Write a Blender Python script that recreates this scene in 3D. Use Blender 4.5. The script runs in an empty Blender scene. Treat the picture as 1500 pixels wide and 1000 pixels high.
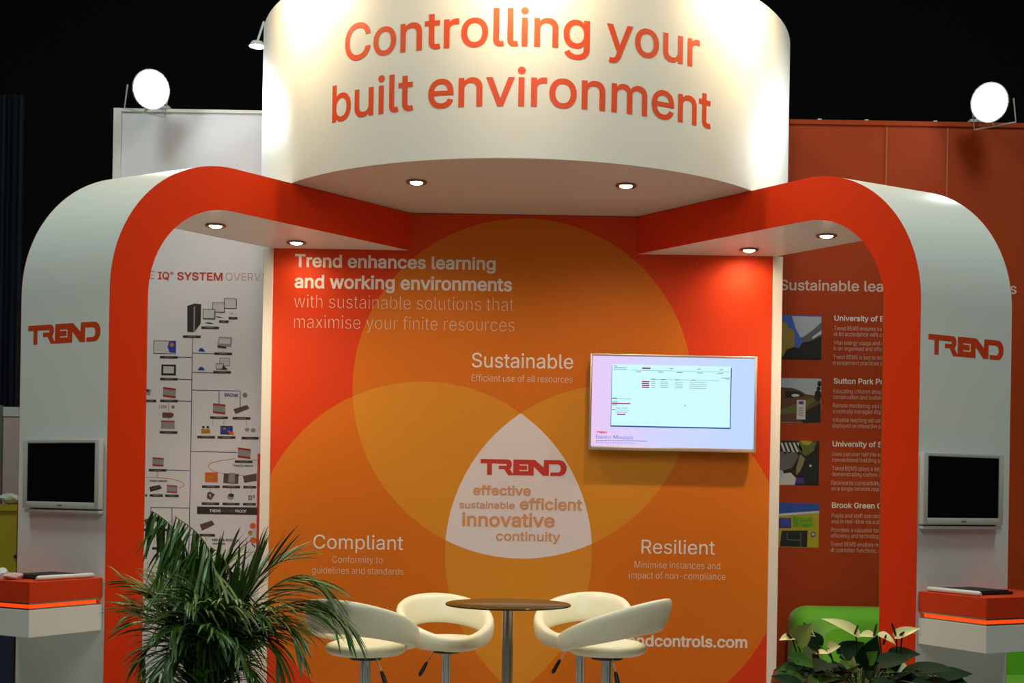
import bpy, bmesh, math, random
from mathutils import Vector, Matrix
from mathutils.geometry import delaunay_2d_cdt
import numpy as np
random.seed(7)
S = bpy.context.scene
COL = S.collection
PI = math.pi

# ------------------------------------------------------------------ camera
F, CX, HY, ROLL = 1907.0, 804.0, 725.0, 0.0165      # focal length in px, principal point, roll
EYE = Vector((0.172, -7.6, 1.55)); DB = 7.6
cd = bpy.data.cameras.new('camera'); cam = bpy.data.objects.new('camera', cd); COL.objects.link(cam)
cd.sensor_fit = 'HORIZONTAL'; cd.sensor_width = 36.0; cd.lens = 36.0 * F / 1500.0
cd.shift_x = -(CX - 750.0) / 1500.0; cd.shift_y = (HY + 0.9 - 500.0) / 1500.0
cd.clip_start = 0.05; cd.clip_end = 200
c_, s_ = math.cos(ROLL), math.sin(ROLL)
cam.matrix_world = Matrix(((c_, -s_, 0, EYE.x), (0, 0, -1, EYE.y), (s_, c_, 0, EYE.z), (0, 0, 0, 1)))
S.camera = cam
# ------------------------------------------------------------------ light and exposure
S.view_settings.view_transform = 'Standard'; S.view_settings.look = 'None'
S.view_settings.gamma = 1.0; S.view_settings.use_curve_mapping = False
S.view_settings.exposure = 0.0
w = bpy.data.worlds.new('hall_dark'); S.world = w; w.use_nodes = True
w.node_tree.nodes['Background'].inputs[0].default_value = (0.0030, 0.0031, 0.0042, 1)
w.node_tree.nodes['Background'].inputs[1].default_value = 1.0

def area(name, loc, target, size, power, col):
    l = bpy.data.lights.new(name, 'AREA'); l.shape = 'DISK'; l.size = size; l.energy = power; l.color = col
    o = bpy.data.objects.new(name, l); COL.objects.link(o); o.location = loc
    d = Vector(target) - Vector(loc); o.rotation_euler = d.to_track_quat('-Z', 'Y').to_euler()
    return o
# the hall's own high-bay lamps, far above and in front of the stand
area('hall_lamp', (-4.0, -3.0, 9.0), (-1.5, -1, 1.2), 2.0, 225, (0.80, 1.0, 0.88))
area('hall_lamp', (4.0, -3.0, 9.0), (1.5, -1, 1.2), 2.0, 225, (0.80, 1.0, 0.88))
# broad fill light added in front of the stand to lift its shaded faces
area('front_fill', (0.0, -6.5, 5.2), (0, 0, 1.3), 3.5, 21, (1.0, 0.93, 0.84)).data.spread = math.radians(75)

# ------------------------------------------------------------------ helpers
def at(px, py, D):
    xu = px + ROLL * (py - HY); yu = py - ROLL * (px - 750.0)
    return Vector((EYE.x + (xu - CX) * D / F, D - DB, EYE.z + (HY - yu) * D / F))
def hit(px, py, p0, n):
    q = at(px, py, 1.0); d = q - EYE
    t = (Vector(p0) - EYE).dot(n) / d.dot(n)
    return EYE + d * t
def lin(c): 
    c = c / 255.0
    return c / 12.92 if c <= 0.04045 else ((c + 0.055) / 1.055) ** 2.4
def rgb(r, g, b): return (lin(r), lin(g), lin(b), 1.0)

MATS = {}
def mat(name, col, rough=0.55, metal=0.0, emit=None, strength=1.0, noise=0.0, scale=40.0, bump=0.0, spec=0.5, trans=0.0, coat=0.0, sheen=0.0):
    m = bpy.data.materials.new(name); m.use_nodes = True; nt = m.node_tree
    b = nt.nodes['Principled BSDF']
    b.inputs['Base Color'].default_value = col; b.inputs['Roughness'].default_value = rough; b.inputs['Metallic'].default_value = metal
    b.inputs['Specular IOR Level'].default_value = spec
    if trans: b.inputs['Transmission Weight'].default_value = trans
    if coat: b.inputs['Coat Weight'].default_value = coat; b.inputs['Coat Roughness'].default_value = 0.1
    if sheen: b.inputs['Sheen Weight'].default_value = sheen
    if emit:
        b.inputs['Emission Color'].default_value = emit; b.inputs['Emission Strength'].default_value = strength
    if noise or bump:
        tc = nt.nodes.new('ShaderNodeTexCoord'); nz = nt.nodes.new('ShaderNodeTexNoise')
        nz.inputs['Scale'].default_value = scale; nz.inputs['Detail'].default_value = 4
        nt.links.new(tc.outputs['Object'], nz.inputs['Vector'])
        if noise:
            mx = nt.nodes.new('ShaderNodeMix'); mx.data_type = 'RGBA'; mx.blend_type = 'MIX'
            mx.inputs[6].default_value = tuple(max(0, c * (1 - noise)) for c in col[:3]) + (1,)
            mx.inputs[7].default_value = tuple(min(1, c * (1 + noise)) for c in col[:3]) + (1,)
            nt.links.new(nz.outputs['Fac'], mx.inputs[0]); nt.links.new(mx.outputs[2], b.inputs['Base Color'])
        if bump:
            bp = nt.nodes.new('ShaderNodeBump'); bp.inputs['Strength'].default_value = bump; bp.inputs['Distance'].default_value = 0.01
            nt.links.new(nz.outputs['Fac'], bp.inputs['Height']); nt.links.new(bp.outputs[0], b.inputs['Normal'])
    MATS[name] = m
    return m

WHITE = mat('white_laminate', (0.80, 0.80, 0.78, 1), 0.38, noise=0.02, scale=3)
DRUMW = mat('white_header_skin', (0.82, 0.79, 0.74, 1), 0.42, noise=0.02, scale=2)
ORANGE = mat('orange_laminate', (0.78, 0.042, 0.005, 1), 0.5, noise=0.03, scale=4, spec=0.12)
ORANGE_T = mat('orange_counter_top', (0.72, 0.045, 0.006, 1), 0.4, spec=0.3)
DECAL = mat('orange_vinyl', (0.70, 0.060, 0.008, 1), 0.5)
BIGTXT = mat('orange_header_vinyl', (0.80, 0.075, 0.012, 1), 0.5)
RED = mat('red_vinyl', (0.55, 0.03, 0.012, 1), 0.5)
WTXT = mat('white_vinyl', (0.80, 0.76, 0.74, 1), 0.6)
WTXT2 = mat('soft_white_print', (0.62, 0.46, 0.40, 1), 0.6)
PTXT = mat('pale_print', (0.78, 0.62, 0.50, 1), 0.6)
TAN = mat('tan_print', (0.66, 0.30, 0.12, 1), 0.6)
WALLW = mat('white_wall_panel', (0.76, 0.72, 0.78, 1), 0.5, noise=0.02, scale=2)
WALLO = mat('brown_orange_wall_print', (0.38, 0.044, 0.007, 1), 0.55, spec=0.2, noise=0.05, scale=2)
POST = mat('white_post', (0.78, 0.74, 0.70, 1), 0.45)
BLACK = mat('black_gloss', (0.004, 0.004, 0.004, 1), 0.25, spec=0.3)
BLACKM = mat('black_plastic', (0.012, 0.012, 0.013, 1), 0.45)
GREYP = mat('grey_bezel_plastic', (0.55, 0.56, 0.54, 1), 0.4)
GREYD = mat('dark_grey_plastic', (0.14, 0.13, 0.12, 1), 0.5)
SILVER = mat('champagne_bezel', (0.62, 0.50, 0.44, 1), 0.3, metal=0.5)
CHROME = mat('chrome', (0.75, 0.75, 0.76, 1), 0.08, metal=1.0)
BRUSH = mat('brushed_steel', (0.42, 0.40, 0.37, 1), 0.28, metal=1.0)
RINGM = mat('copper_tinted_ring', (0.30, 0.14, 0.10, 1), 0.25, metal=0.9)
LEATHER = mat('cream_leather', (0.84, 0.82, 0.64, 1), 0.38, bump=0.06, scale=160, coat=0.1)
GLASST = mat('bronze_table_glass', (0.07, 0.045, 0.010, 1), 0.16, spec=0.3)
GREEN = mat('green_sofa_fabric', (0.12, 0.46, 0.008, 1), 0.7, bump=0.1, scale=300, sheen=0.2)
PALM = mat('palm_leaf', (0.036, 0.105, 0.012, 1), 0.38, noise=0.5, scale=6, spec=0.5)
PALMY = mat('palm_yellow_leaf', (0.11, 0.15, 0.018, 1), 0.5, noise=0.4, scale=8, spec=0.3)
STEM = mat('palm_stem', (0.10, 0.13, 0.03, 1), 0.5)
LEAFD = mat('dark_glossy_leaf', (0.010, 0.030, 0.010, 1), 0.65, noise=0.5, scale=9, spec=0.1)
LEAFG = mat('green_glossy_leaf', (0.030, 0.10, 0.012, 1), 0.55, noise=0.4, scale=9, spec=0.15)
SPATHE = mat('pale_spathe', (0.78, 0.70, 0.32, 1), 0.4, noise=0.15, scale=14)
SPATHG = mat('green_spathe', (0.30, 0.34, 0.07, 1), 0.4, noise=0.2, scale=14)
MAROON = mat('maroon_spadix', (0.07, 0.010, 0.018, 1), 0.5, bump=0.3, scale=400)
REDPOT = mat('dark_red_glaze', (0.11, 0.004, 0.006, 1), 0.3, coat=0.2)
POTG = mat('black_pot', (0.02, 0.02, 0.02, 1), 0.4)
SOIL = mat('soil', (0.03, 0.02, 0.012, 1), 0.9, bump=0.8, scale=60)
CARPET = mat('grey_carpet', (0.55, 0.53, 0.50, 1), 0.95, noise=0.4, scale=220, bump=0.5)
DRAPE = mat('navy_drape', (0.006, 0.008, 0.020, 1), 0.9)
DARKW = mat('black_hall_drape', (0.004, 0.004, 0.005, 1), 0.95)
NAVY = mat('navy_panel', (0.010, 0.014, 0.045, 1), 0.6)
YELLOW = mat('yellow_green_laminate', (0.34, 0.28, 0.010, 1), 0.5)
PINKW = mat('off_white_partition', (0.52, 0.38, 0.36, 1), 0.6)
PAPER = mat('white_paper', (0.75, 0.75, 0.74, 1), 0.6)
PINKP = mat('pink_paper', (0.70, 0.45, 0.42, 1), 0.6)
LEDM = mat('orange_light_strip', (0.8, 0.1, 0.01, 1), 0.4, emit=(1.0, 0.06, 0.003, 1), strength=0.95)
LAMPW = mat('warm_lamp_glass', (1, 0.9, 0.75, 1), 0.3, emit=(1.0, 0.78, 0.52, 1), strength=22)
FLOODG = mat('flood_lamp_glass', (1, 1, 1, 1), 0.3, emit=(0.93, 0.98, 1.0, 1), strength=40)

class MB:
    """collects faces and links them as ONE mesh object"""
    def __init__(s): s.v = []; s.f = []; s.m = []
    def add(s, verts, faces, m=0):
        o = len(s.v); s.v += [Vector(v) for v in verts]
        for f in faces: s.f.append([o + i for i in f]); s.m.append(m)
        return s
    def box(s, a, b, m=0, M=None):
        a = Vector(a); b = Vector(b)
        vs = [Vector((x, y, z)) for z in (a.z, b.z) for y in (a.y, b.y) for x in (a.x, b.x)]
        if M: vs = [M @ v for v in vs]
        return s.add(vs, [(0, 2, 3, 1), (4, 5, 7, 6), (0, 1, 5, 4), (2, 6, 7, 3), (0, 4, 6, 2), (1, 3, 7, 5)], m)
    def rbox(s, a, b, r, seg=3, m=0, M=None):
        a = Vector(a); b = Vector(b); bm = bmesh.new(); bmesh.ops.create_cube(bm, size=1.0)
        for v in bm.verts: v.co = Vector(((v.co.x + .5) * (b.x - a.x) + a.x, (v.co.y + .5) * (b.y - a.y) + a.y, (v.co.z + .5) * (b.z - a.z) + a.z))
        bmesh.ops.bevel(bm, geom=list(bm.edges), offset=r, segments=seg, profile=0.5, affect='EDGES')
        bm.verts.index_update()
        vs = [(M @ v.co if M else v.co.copy()) for v in bm.verts]; fs = [[v.index for v in f.verts] for f in bm.faces]
        bm.free(); return s.add(vs, fs, m)
    def prism(s, pts, ex, ez, en, O, h, m=0):
        """polygon pts (a,b) in the frame ex, ez at O, extruded by h along en"""
        n = len(pts)
        lo = [O + ex * a + ez * b for a, b in pts]; hi = [p + en * h for p in lo]
        fs = [list(range(n))[::-1], list(range(n, 2 * n))] + [(i, (i + 1) % n, n + (i + 1) % n, n + i) for i in range(n)]
        return s.add(lo + hi, fs, m)
    def lathe(s, prof, O=(0, 0, 0), n=32, m=0, M=None, cap=True):
        O = Vector(O); vs = []; k = len(prof)
        for i in range(n):
            a = 2 * PI * i / n
            for r, z in prof:
                p = Vector((r * math.cos(a), r * math.sin(a), z)); p = (M @ p if M else p) + O; vs.append(p)
        fs = [(i * k + j, ((i + 1) % n) * k + j, ((i + 1) % n) * k + j + 1, i * k + j + 1) for i in range(n) for j in range(k - 1)]
        if cap:
            fs += [[i * k for i in range(n)][::-1], [i * k + k - 1 for i in range(n)]]
        return s.add(vs, fs, m)
    def tube(s, pts, r, n=8, m=0):
        pts = [Vector(p) for p in pts]; k = len(pts); rs = r if isinstance(r, (list, tuple)) else [r] * k
        vs = []; up = Vector((0.13, 0.21, 0.97))
        for i, p in enumerate(pts):
            t = (pts[min(i + 1, k - 1)] - pts[max(i - 1, 0)]).normalized()
            a = t.cross(up); a = a.normalized() if a.length > 1e-4 else t.cross(Vector((1, 0, 0))).normalized()
            b = t.cross(a)
            vs += [p + (a * math.cos(2 * PI * j / n) + b * math.sin(2 * PI * j / n)) * rs[i] for j in range(n)]
        fs = [(i * n + j, i * n + (j + 1) % n, (i + 1) * n + (j + 1) % n, (i + 1) * n + j) for i in range(k - 1) for j in range(n)]
        fs += [list(range(n))[::-1], list(range((k - 1) * n, k * n))]
        return s.add(vs, fs, m)
    def build(s, name, mats, parent=None, smooth=None, local=False):
        if not isinstance(mats, (list, tuple)): mats = [mats]
        off = Vector((0, 0, 0))
        if parent:
            if not local:
                q = parent
                while q: off = off + q.location; q = q.parent
        elif not local:
            xs = [v.x for v in s.v]; ys = [v.y for v in s.v]; zs = [v.z for v in s.v]
            off = Vector(((min(xs) + max(xs)) / 2, (min(ys) + max(ys)) / 2, min(zs)))
        me = bpy.data.meshes.new(name)
        me.from_pydata([v - off for v in s.v], [], s.f)
        for m in mats: me.materials.append(m)
        for p, mi in zip(me.polygons, s.m): p.material_index = mi
        bm = bmesh.new(); bm.from_mesh(me); bmesh.ops.recalc_face_normals(bm, faces=bm.faces); bm.to_mesh(me); bm.free()
        if smooth is not None:
            for p in me.polygons: p.use_smooth = True
            me.set_sharp_from_angle(angle=math.radians(smooth))
        o = bpy.data.objects.new(name, me); COL.objects.link(o)
        if parent: o.parent = parent
        else: o.location = off
        return o

def tag(o, label, cat=None, group=None, kind=None):
    o['label'] = label
    if cat: o['category'] = cat
    if group: o['group'] = group
    if kind: o['kind'] = kind
    return o
def thing(name, loc, label, cat, group=None, rz=0):
    o = bpy.data.objects.new(name, None); COL.objects.link(o); o.location = loc; o.rotation_euler = (0, 0, rz)
    o.empty_display_size = 0.1
    return tag(o, label, cat, group)

# -------- lettering
TCACHE = {}
try:                                            # Blender's own interface typeface, a plain grotesque
    FONT = bpy.data.fonts.load(bpy.utils.system_resource('DATAFILES', path='fonts') + '/Inter.woff2')
except Exception:
    FONT = None
def glyphs(body, weight=0.0):
    """flat filled letter outlines, made bolder or lighter by moving each outline along its normal"""
    k = (body, weight)
    if k in TCACHE: return TCACHE[k]
    cu = bpy.data.curves.new('t', 'FONT'); cu.body = body; cu.size = 1.0
    if FONT: cu.font = FONT
    ob = bpy.data.objects.new('t', cu); COL.objects.link(ob)
    dg = bpy.context.evaluated_depsgraph_get(); dg.update()
    cv = ob.to_curve(dg); loops = []
    for sp in cv.splines:
        pts = []
        if sp.type == 'BEZIER':
            bp = sp.bezier_points; n = len(bp)
            for q in range(n):
                a, b = bp[q], bp[(q + 1) % n]
                p0, p1, p2, p3 = a.co, a.handle_right, b.handle_left, b.co
                straight = abs((p3 - p0).cross(p1 - p0).length) < 1e-5 and abs((p3 - p0).cross(p2 - p0).length) < 1e-5
                for e in range(1 if straight else 5):
                    u = e / 5.0; v = 1 - u
                    pts.append((p0 * v ** 3 + p1 * 3 * v * v * u + p2 * 3 * v * u * u + p3 * u ** 3).to_2d())
        else:
            pts = [Vector((p.co.x, p.co.y)) for p in sp.points]
        cl = []
        for p in pts:
            if not cl or (p - cl[-1]).length > 1e-4: cl.append(p)
        if len(cl) > 1 and (cl[0] - cl[-1]).length < 1e-4: cl.pop()
        if len(cl) > 2: loops.append(cl)
    ob.to_curve_clear(); bpy.data.objects.remove(ob); bpy.data.curves.remove(cu)
    area2 = lambda L: sum(L[q].x * L[(q + 1) % len(L)].y - L[(q + 1) % len(L)].x * L[q].y for q in range(len(L)))
    big = max(loops, key=lambda L: abs(area2(L))); sg = 1 if area2(big) > 0 else -1
    def moved(L):
        n = len(L); out = []
        for q in range(n):
            d0 = (L[q] - L[q - 1]).normalized(); d1 = (L[(q + 1) % n] - L[q]).normalized()
            n0 = Vector((d0.y, -d0.x)); n1 = Vector((d1.y, -d1.x)); nn = n0 + n1
            if nn.length < 1e-3: nn = n1
            nn.normalize(); f = 1.0 / max(nn.dot(n1), 0.5)
            out.append(L[q] + nn * (weight * sg * f))
        return out
    ML = [moved(L) for L in loops]
    bb = [(min(p.x for p in L), max(p.x for p in L), min(p.y for p in L), max(p.y for p in L)) for L in ML]
    grp = list(range(len(ML)))                                   # outlines whose boxes meet are filled together
    for a in range(len(ML)):
        for b in range(a):
            if bb[a][0] <= bb[b][1] and bb[b][0] <= bb[a][1] and bb[a][2] <= bb[b][3] and bb[b][2] <= bb[a][3]:
                ga, gb = grp[a], grp[b]; grp = [gb if g == ga else g for g in grp]
    vs, fs = [], []
    for g in set(grp):
        P, E_ = [], []
        for L, q in zip(ML, grp):
            if q == g:
                o = len(P); P += L; E_ += [(o + e, o + (e + 1) % len(L)) for e in range(len(L))]
        cv_, _, cf = delaunay_2d_cdt(P, E_, [], 0, 1e-6)[:3]
        A_ = np.array([P[e[0]] for e in E_]); B_ = np.array([P[e[1]] for e in E_])
        ce = np.array([(cv_[f[0]] + cv_[f[1]] + cv_[f[2]]) / 3.0 for f in cf])
        up = (A_[None, :, 1] <= ce[:, None, 1]) & (B_[None, :, 1] > ce[:, None, 1]); dn = (A_[None, :, 1] > ce[:, None, 1]) & (B_[None, :, 1] <= ce[:, None, 1])
        cr = (B_[None, :, 0] - A_[None, :, 0]) * (ce[:, None, 1] - A_[None, :, 1]) - (ce[:, None, 0] - A_[None, :, 0]) * (B_[None, :, 1] - A_[None, :, 1])
        wn = (up & (cr > 0)).sum(1) - (dn & (cr < 0)).sum(1)
        o = len(vs); vs += [v.to_3d() for v in cv_]; fs += [[o + q for q in f] for f, n_ in zip(cf, wn) if n_ != 0]
    used = sorted({q for f in fs for q in f}); mp = {q: e for e, q in enumerate(used)}
    vs = [vs[q] for q in used]; fs = [[mp[q] for q in f] for f in fs]
    x0 = min(v.x for v in vs); vs = [Vector((v.x - x0, v.y, 0.0)) for v in vs]
    TCACHE[k] = (vs, fs, max(v.x for v in vs), max(v.y for v in vs))
    return TCACHE[k]
def put_text(mb, body, O, ex, ez, en, width, height, weight=0.0, m=0, lift=0.0012):
    vs, fs, W, H = glyphs(body, weight)
    sx, sz = width / W, height / H
    mb.add([O + ex * (v.x * sx) + ez * (v.y * sz) + en * (lift + (v.z + 0.01) * 0.05) for v in vs], fs, m)
X, Y, Z = Vector((1, 0, 0)), Vector((0, 1, 0)), Vector((0, 0, 1))
def px_text(mb, body, l, r, base, h, D, weight=0.0, m=0):
    O = at(l, base, D); R = at(r, base, D); put_text(mb, body, O, X, Z, -Y, R.x - O.x, h * D / F, weight, m)

LOGO_OUT = [(62,0),(490,0),(530,8),(552,32),(562,72),(556,108),(530,150),(576,212),(583,212),(585,0),(925,0),(1063,112),(1070,0),(1320,0),(1365,10),(1402,36),(1426,78),(1432,122),(1425,168),(1400,206),(1368,230),(1335,240),(1172,240),(1172,187),(1285,187),(1315,180),(1332,160),(1337,128),(1332,94),(1315,72),(1285,65),(1150,65),(1150,240),(1055,240),(910,105),(910,240),(505,240),(440,150),(352,150),(352,97),(475,97),(475,68),(245,65),(245,240),(168,240),(168,65),(62,65)]
LOGO_HOLE = [(680,72),(820,72),(820,172),(680,172),(680,154),(803,154),(803,90),(680,90)]
def logo_glyph():
    if 'LOGO' in TCACHE: return TCACHE['LOGO']
    cu = bpy.data.curves.new('l', 'CURVE'); cu.dimensions = '2D'; cu.fill_mode = 'BOTH'; cu.extrude = 0.01
    for P in (LOGO_OUT, LOGO_HOLE):
        sp = cu.splines.new('POLY'); sp.points.add(len(P) - 1); sp.use_cyclic_u = True
        for q, (a, b) in zip(sp.points, P): q.co = ((a - 62) / 1370.0, (240 - b) / 240.0, 0, 1)
    ob = bpy.data.objects.new('l', cu); COL.objects.link(ob)
    dg = bpy.context.evaluated_depsgraph_get(); dg.update()
    me = bpy.data.meshes.new_from_object(ob.evaluated_get(dg))
    vs = [v.co.copy() for v in me.vertices]; fs = [list(p.vertices) for p in me.polygons]
    bpy.data.objects.remove(ob); bpy.data.curves.remove(cu); bpy.data.meshes.remove(me)
    TCACHE['LOGO'] = (vs, fs); return vs, fs
def put_logo(mb, O, ex, ez, en, width, height, m=0, lift=0.0005):
    vs, fs = logo_glyph()
    mb.add([O + ex * (v.x * width) + ez * (v.y * height) + en * (lift + (v.z + 0.01) * 0.02) for v in vs], fs, m)

class PX(MB):
    """flat prints laid out on a wall plane at distance D, in photo measurements"""
    def __init__(s, D, step=0.0008): super().__init__(); s.D = D; s.step = step
    def poly(s, pts, m=0, lay=1):
        D = s.D - s.step * lay
        vs = [at(x, y, s.D) - Y * (s.step * lay) for x, y in pts]
        return s.add(vs, [list(range(len(vs)))], m)
    def rect(s, x0, y0, x1, y1, m=0, lay=1): 
        k = 0.0165
        return s.poly([(x0, y0), (x1, y0 + (x1 - x0) * k), (x1 - (y1 - y0) * k, y1 + (x1 - x0) * k), (x0 - (y1 - y0) * k, y1)], m, lay)
    def frame(s, x0, y0, x1, y1, w, mo, mi, lay=1):
        s.rect(x0, y0, x1, y1, mo, lay); s.rect(x0 + w, y0 + w, x1 - w, y1 - w, mi, lay + 1)
    def ell(s, cx, cy, rx, ry, m=0, lay=1, n=16): return s.poly([(cx + rx * math.cos(2 * PI * i / n), cy + ry * math.sin(2 * PI * i / n)) for i in range(n)], m, lay)
    def line(s, pts, w, m=0, lay=1):
        for (a, b), (c, d) in zip(pts, pts[1:]):
            L = math.hypot(c - a, d - b); nx, ny = -(d - b) / L * w / 2, (c - a) / L * w / 2
            s.poly([(a + nx, b + ny), (c + nx, d + ny), (c - nx, d - ny), (a - nx, b - ny)], m, lay)

# ================================================================== THE HALL
tag(MB().box((-9, -12, -0.1), (9, 12, 0.0)).build('floor', CARPET), 'grey exhibition carpet', kind='structure')
tag(MB().box((-14, 9.0, 0.0), (14, 9.1, 9.0)).build('wall_back', DARKW), 'black hall drape far behind the stand', kind='structure')

DW = 8.6                                     # distance of the stand's rear walls
HW = 4.06
# left rear wall, white, with its narrow end strip
wl = MB().box((-2.74, 1.0, 0), (-0.02, 1.06, HW)).build('wall_left', WALLW)
tag(wl, 'white rear wall with a system diagram behind the left arch', kind='structure')
MB().box((-2.74, 0.985, 0), (-2.69, 0.999, HW)).build('edge_strip', POST, wl)
MB().box((-2.69, 0.99, HW - 0.02), (-0.03, 0.999, HW)).build('top_rail', POST, wl)
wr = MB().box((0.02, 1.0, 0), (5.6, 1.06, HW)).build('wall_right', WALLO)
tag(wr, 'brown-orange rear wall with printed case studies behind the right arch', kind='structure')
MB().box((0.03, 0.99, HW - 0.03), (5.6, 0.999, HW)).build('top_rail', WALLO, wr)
SEAM = mat('seam_strip', (0.46, 0.09, 0.025, 1), 0.5)
for px in (1297, 1386):
    x = at(px, 300, DW).x
    MB().box((x - 0.006, 0.994, 0.02), (x + 0.006, 0.999, HW - 0.04)).build('panel_joint', SEAM, wr)
m = MB()
for px in (1201, 1270, 1371):
    x = at(px, 180, DW).x; m.box((x - 0.012, 1.01, HW), (x + 0.012, 1.04, HW + 0.012))
m.build('fixing_clips', WHITE, wr)

# prints on the right wall
m = MB(); DT = DW
px_text(m, 'Sustainable learning environments', 1142, 1489, 424.5, 15.5, DT, 0.012)
m.build('heading_lettering', WTXT2, wr)
heads = [('University of B', 1222, 1295, 469.5, 8), ('Sutton Park Pr', 1221, 1293, 561.5, 8), ('University of S', 1219.5, 1292, 653.5, 8), ('Brook Green C', 1218.5, 1292, 743.5, 8.2)]
bods = [('Trend BEMS ensures buil', 'strict accordance with us', 'Vital energy usage and c', 'in an organised and infor', 'Trend BEMS is key to ma', 'management practices a'),
        ('Educating children about', 'conservation and sustain', 'Remote monitoring and a', 'a centrally managed disp', 'Valuable teaching aid can', 'displayed on interactive p'),
        ('Uses just over half the en', 'conventional building of', 'Trend BEMS plays a key', 'demonstrating carbon a', 'Backwards compatibility', 'on a single network requ'),
        ('Pupils and staff can obse', 'and in real-time via a dis', 'Provides a valuable tool', 'efficiency and technology', 'Trend BEMS enables mo', 'of controller functions, q')]
for (t, l, r, b, h), body in zip(heads, bods):
    m = MB(); px_text(m, t, l, r, b, h, DT, 0.014); m.build('subheading_lettering', WTXT, wr)
    m = MB()
    for k, dy in enumerate((14, 22.5, 35, 43.5, 56, 64.5)):
        px_text(m, body[k], l - 0.3 - 0.3 * k, r - 0.6 * k, b + dy, 6.2, DT, -0.004)
    m.build('body_lettering', WTXT2, wr)
# four printed photographs
C = lambda n, c: mat(n, rgb(*c), 0.6)
ph = [C('print_sky_blue', (60, 95, 190)), C('print_cloud', (170, 180, 195)), C('print_ochre', (150, 125, 50)), C('print_black', (14, 16, 18)), C('print_grey', (95, 95, 100)),
      C('print_brick', (95, 55, 35)), C('print_hedge', (45, 45, 25)), C('print_white', (195, 195, 195)), C('print_purple', (70, 50, 130)), C('print_leaf', (90, 100, 40)),
      C('print_yellow', (165, 155, 10)), C('print_blue', (30, 75, 165)), C('print_green', (60, 160, 30)), C('print_tan', (140, 120, 90))]
p = PX(DW)
p.rect(1143, 461.5, 1203.5, 526, 3, 1); p.poly([(1143, 461.5), (1203.5, 462.5), (1203, 492), (1165, 518), (1143, 518)], 0, 1.5)
p.poly([(1160, 463), (1203, 464), (1203, 480), (1185, 492), (1172, 494), (1165, 480)], 1, 2)
p.poly([(1145, 473), (1150, 471), (1156, 480), (1163, 484), (1164, 500), (1164, 524), (1145, 524)], 2, 2)
p.poly([(1203, 472), (1203, 482), (1188, 492), (1203, 489), (1203, 495), (1190, 499), (1175, 501), (1176, 494), (1192, 482)], 4, 3)
p.poly([(1203, 492), (1203, 526), (1145, 525), (1152, 512), (1163, 508), (1170, 510), (1175, 502), (1186, 500)], 3, 4)
p.poly([(1190, 493), (1203, 484), (1203, 489), (1189, 497)], 7, 5)
p.build('printed_photo', ph, wr)
p = PX(DW)
p.rect(1143.5, 553.5, 1203, 618.5, 1, 1)
p.poly([(1143, 567), (1160, 568), (1172, 572), (1180, 577), (1192, 579), (1202, 585), (1202, 619), (1143, 618)], 5, 2)
p.poly([(1150, 572), (1172, 574), (1178, 580), (1150, 583)], 3, 3)
p.poly([(1143, 600), (1165, 592), (1190, 582), (1195, 586), (1170, 604), (1143, 607)], 9, 3)
p.poly([(1175, 619), (1180, 602), (1202, 590), (1202, 619)], 3, 3)
p.ell(1198, 579, 5, 8, 3, 4); p.ell(1200, 562, 3, 4, 3, 4); p.ell(1199, 569, 3, 3, 3, 4)
p.rect(1167, 585.5, 1180, 614, 7, 5); p.rect(1170, 587.5, 1177, 592, 8, 6)
for k in range(4): p.rect(1169.5, 597 + 3.5 * k, 1176, 598 + 3.5 * k, 4, 6)
p.ell(1165, 579, 6, 2.2, 7, 5)
p.build('printed_photo', ph, wr)
p = PX(DW)
p.rect(1142, 645, 1200.5, 710, 3, 1)
for k in range(5): p.poly([(1143 + 6 * k, 648), (1146 + 6 * k, 648), (1152 + 6 * k, 664 - k), (1149 + 6 * k, 665 - k)], 7, 2)
p.poly([(1142, 661), (1165, 662), (1170, 668), (1160, 685), (1142, 690)], 4, 2)
p.poly([(1170, 646), (1196, 647), (1192, 660), (1180, 668), (1170, 660)], 9, 2); p.poly([(1172, 645), (1190, 646), (1185, 652), (1176, 651)], 10, 3)
p.poly([(1142, 694), (1158, 692), (1166, 700), (1164, 710), (1142, 710)], 7, 3); p.ell(1144, 694, 4, 6, 1, 4)
p.poly([(1172, 665), (1180, 672), (1172, 690), (1166, 696), (1166, 686)], 13, 3)
p.poly([(1180, 668), (1194, 670), (1196, 710), (1172, 708), (1174, 688)], 3, 4)
p.ell(1187, 682, 1.8, 1.8, 7, 5); p.poly([(1166, 700), (1177, 699), (1178, 708), (1165, 708)], 8, 5)
p.build('printed_photo', ph, wr)
p = PX(DW)
p.rect(1141, 736, 1200, 801, 10, 1)
p.poly([(1141, 736), (1200, 737), (1200, 749), (1141, 753)], 11, 2); p.poly([(1141, 752), (1200, 748), (1200, 751), (1141, 755.5)], 7, 3)
p.rect(1141, 758, 1159, 773, 8, 2); p.ell(1150, 765, 6, 4, 11, 3)
p.poly([(1145, 777), (1183, 776.5), (1182, 801), (1142, 800)], 3, 2)
p.line([(1153, 780), (1153, 790), (1173, 791), (1173, 780)], 1.2, 4, 3); p.line([(1173, 790), (1173, 800)], 1.2, 4, 3)
p.ell(1191, 782.5, 4.2, 4.2, 4, 3); p.ell(1191, 782.5, 2.2, 1.8, 1, 4)
px_text(p, 'Brook', 1161, 1191, 763, 7, DW - 0.002, 0.03, 12); px_text(p, 'Green', 1161, 1191, 770.5, 6.5, DW - 0.002, 0.03, 12)
p.build('printed_photo', ph, wr)

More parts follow.
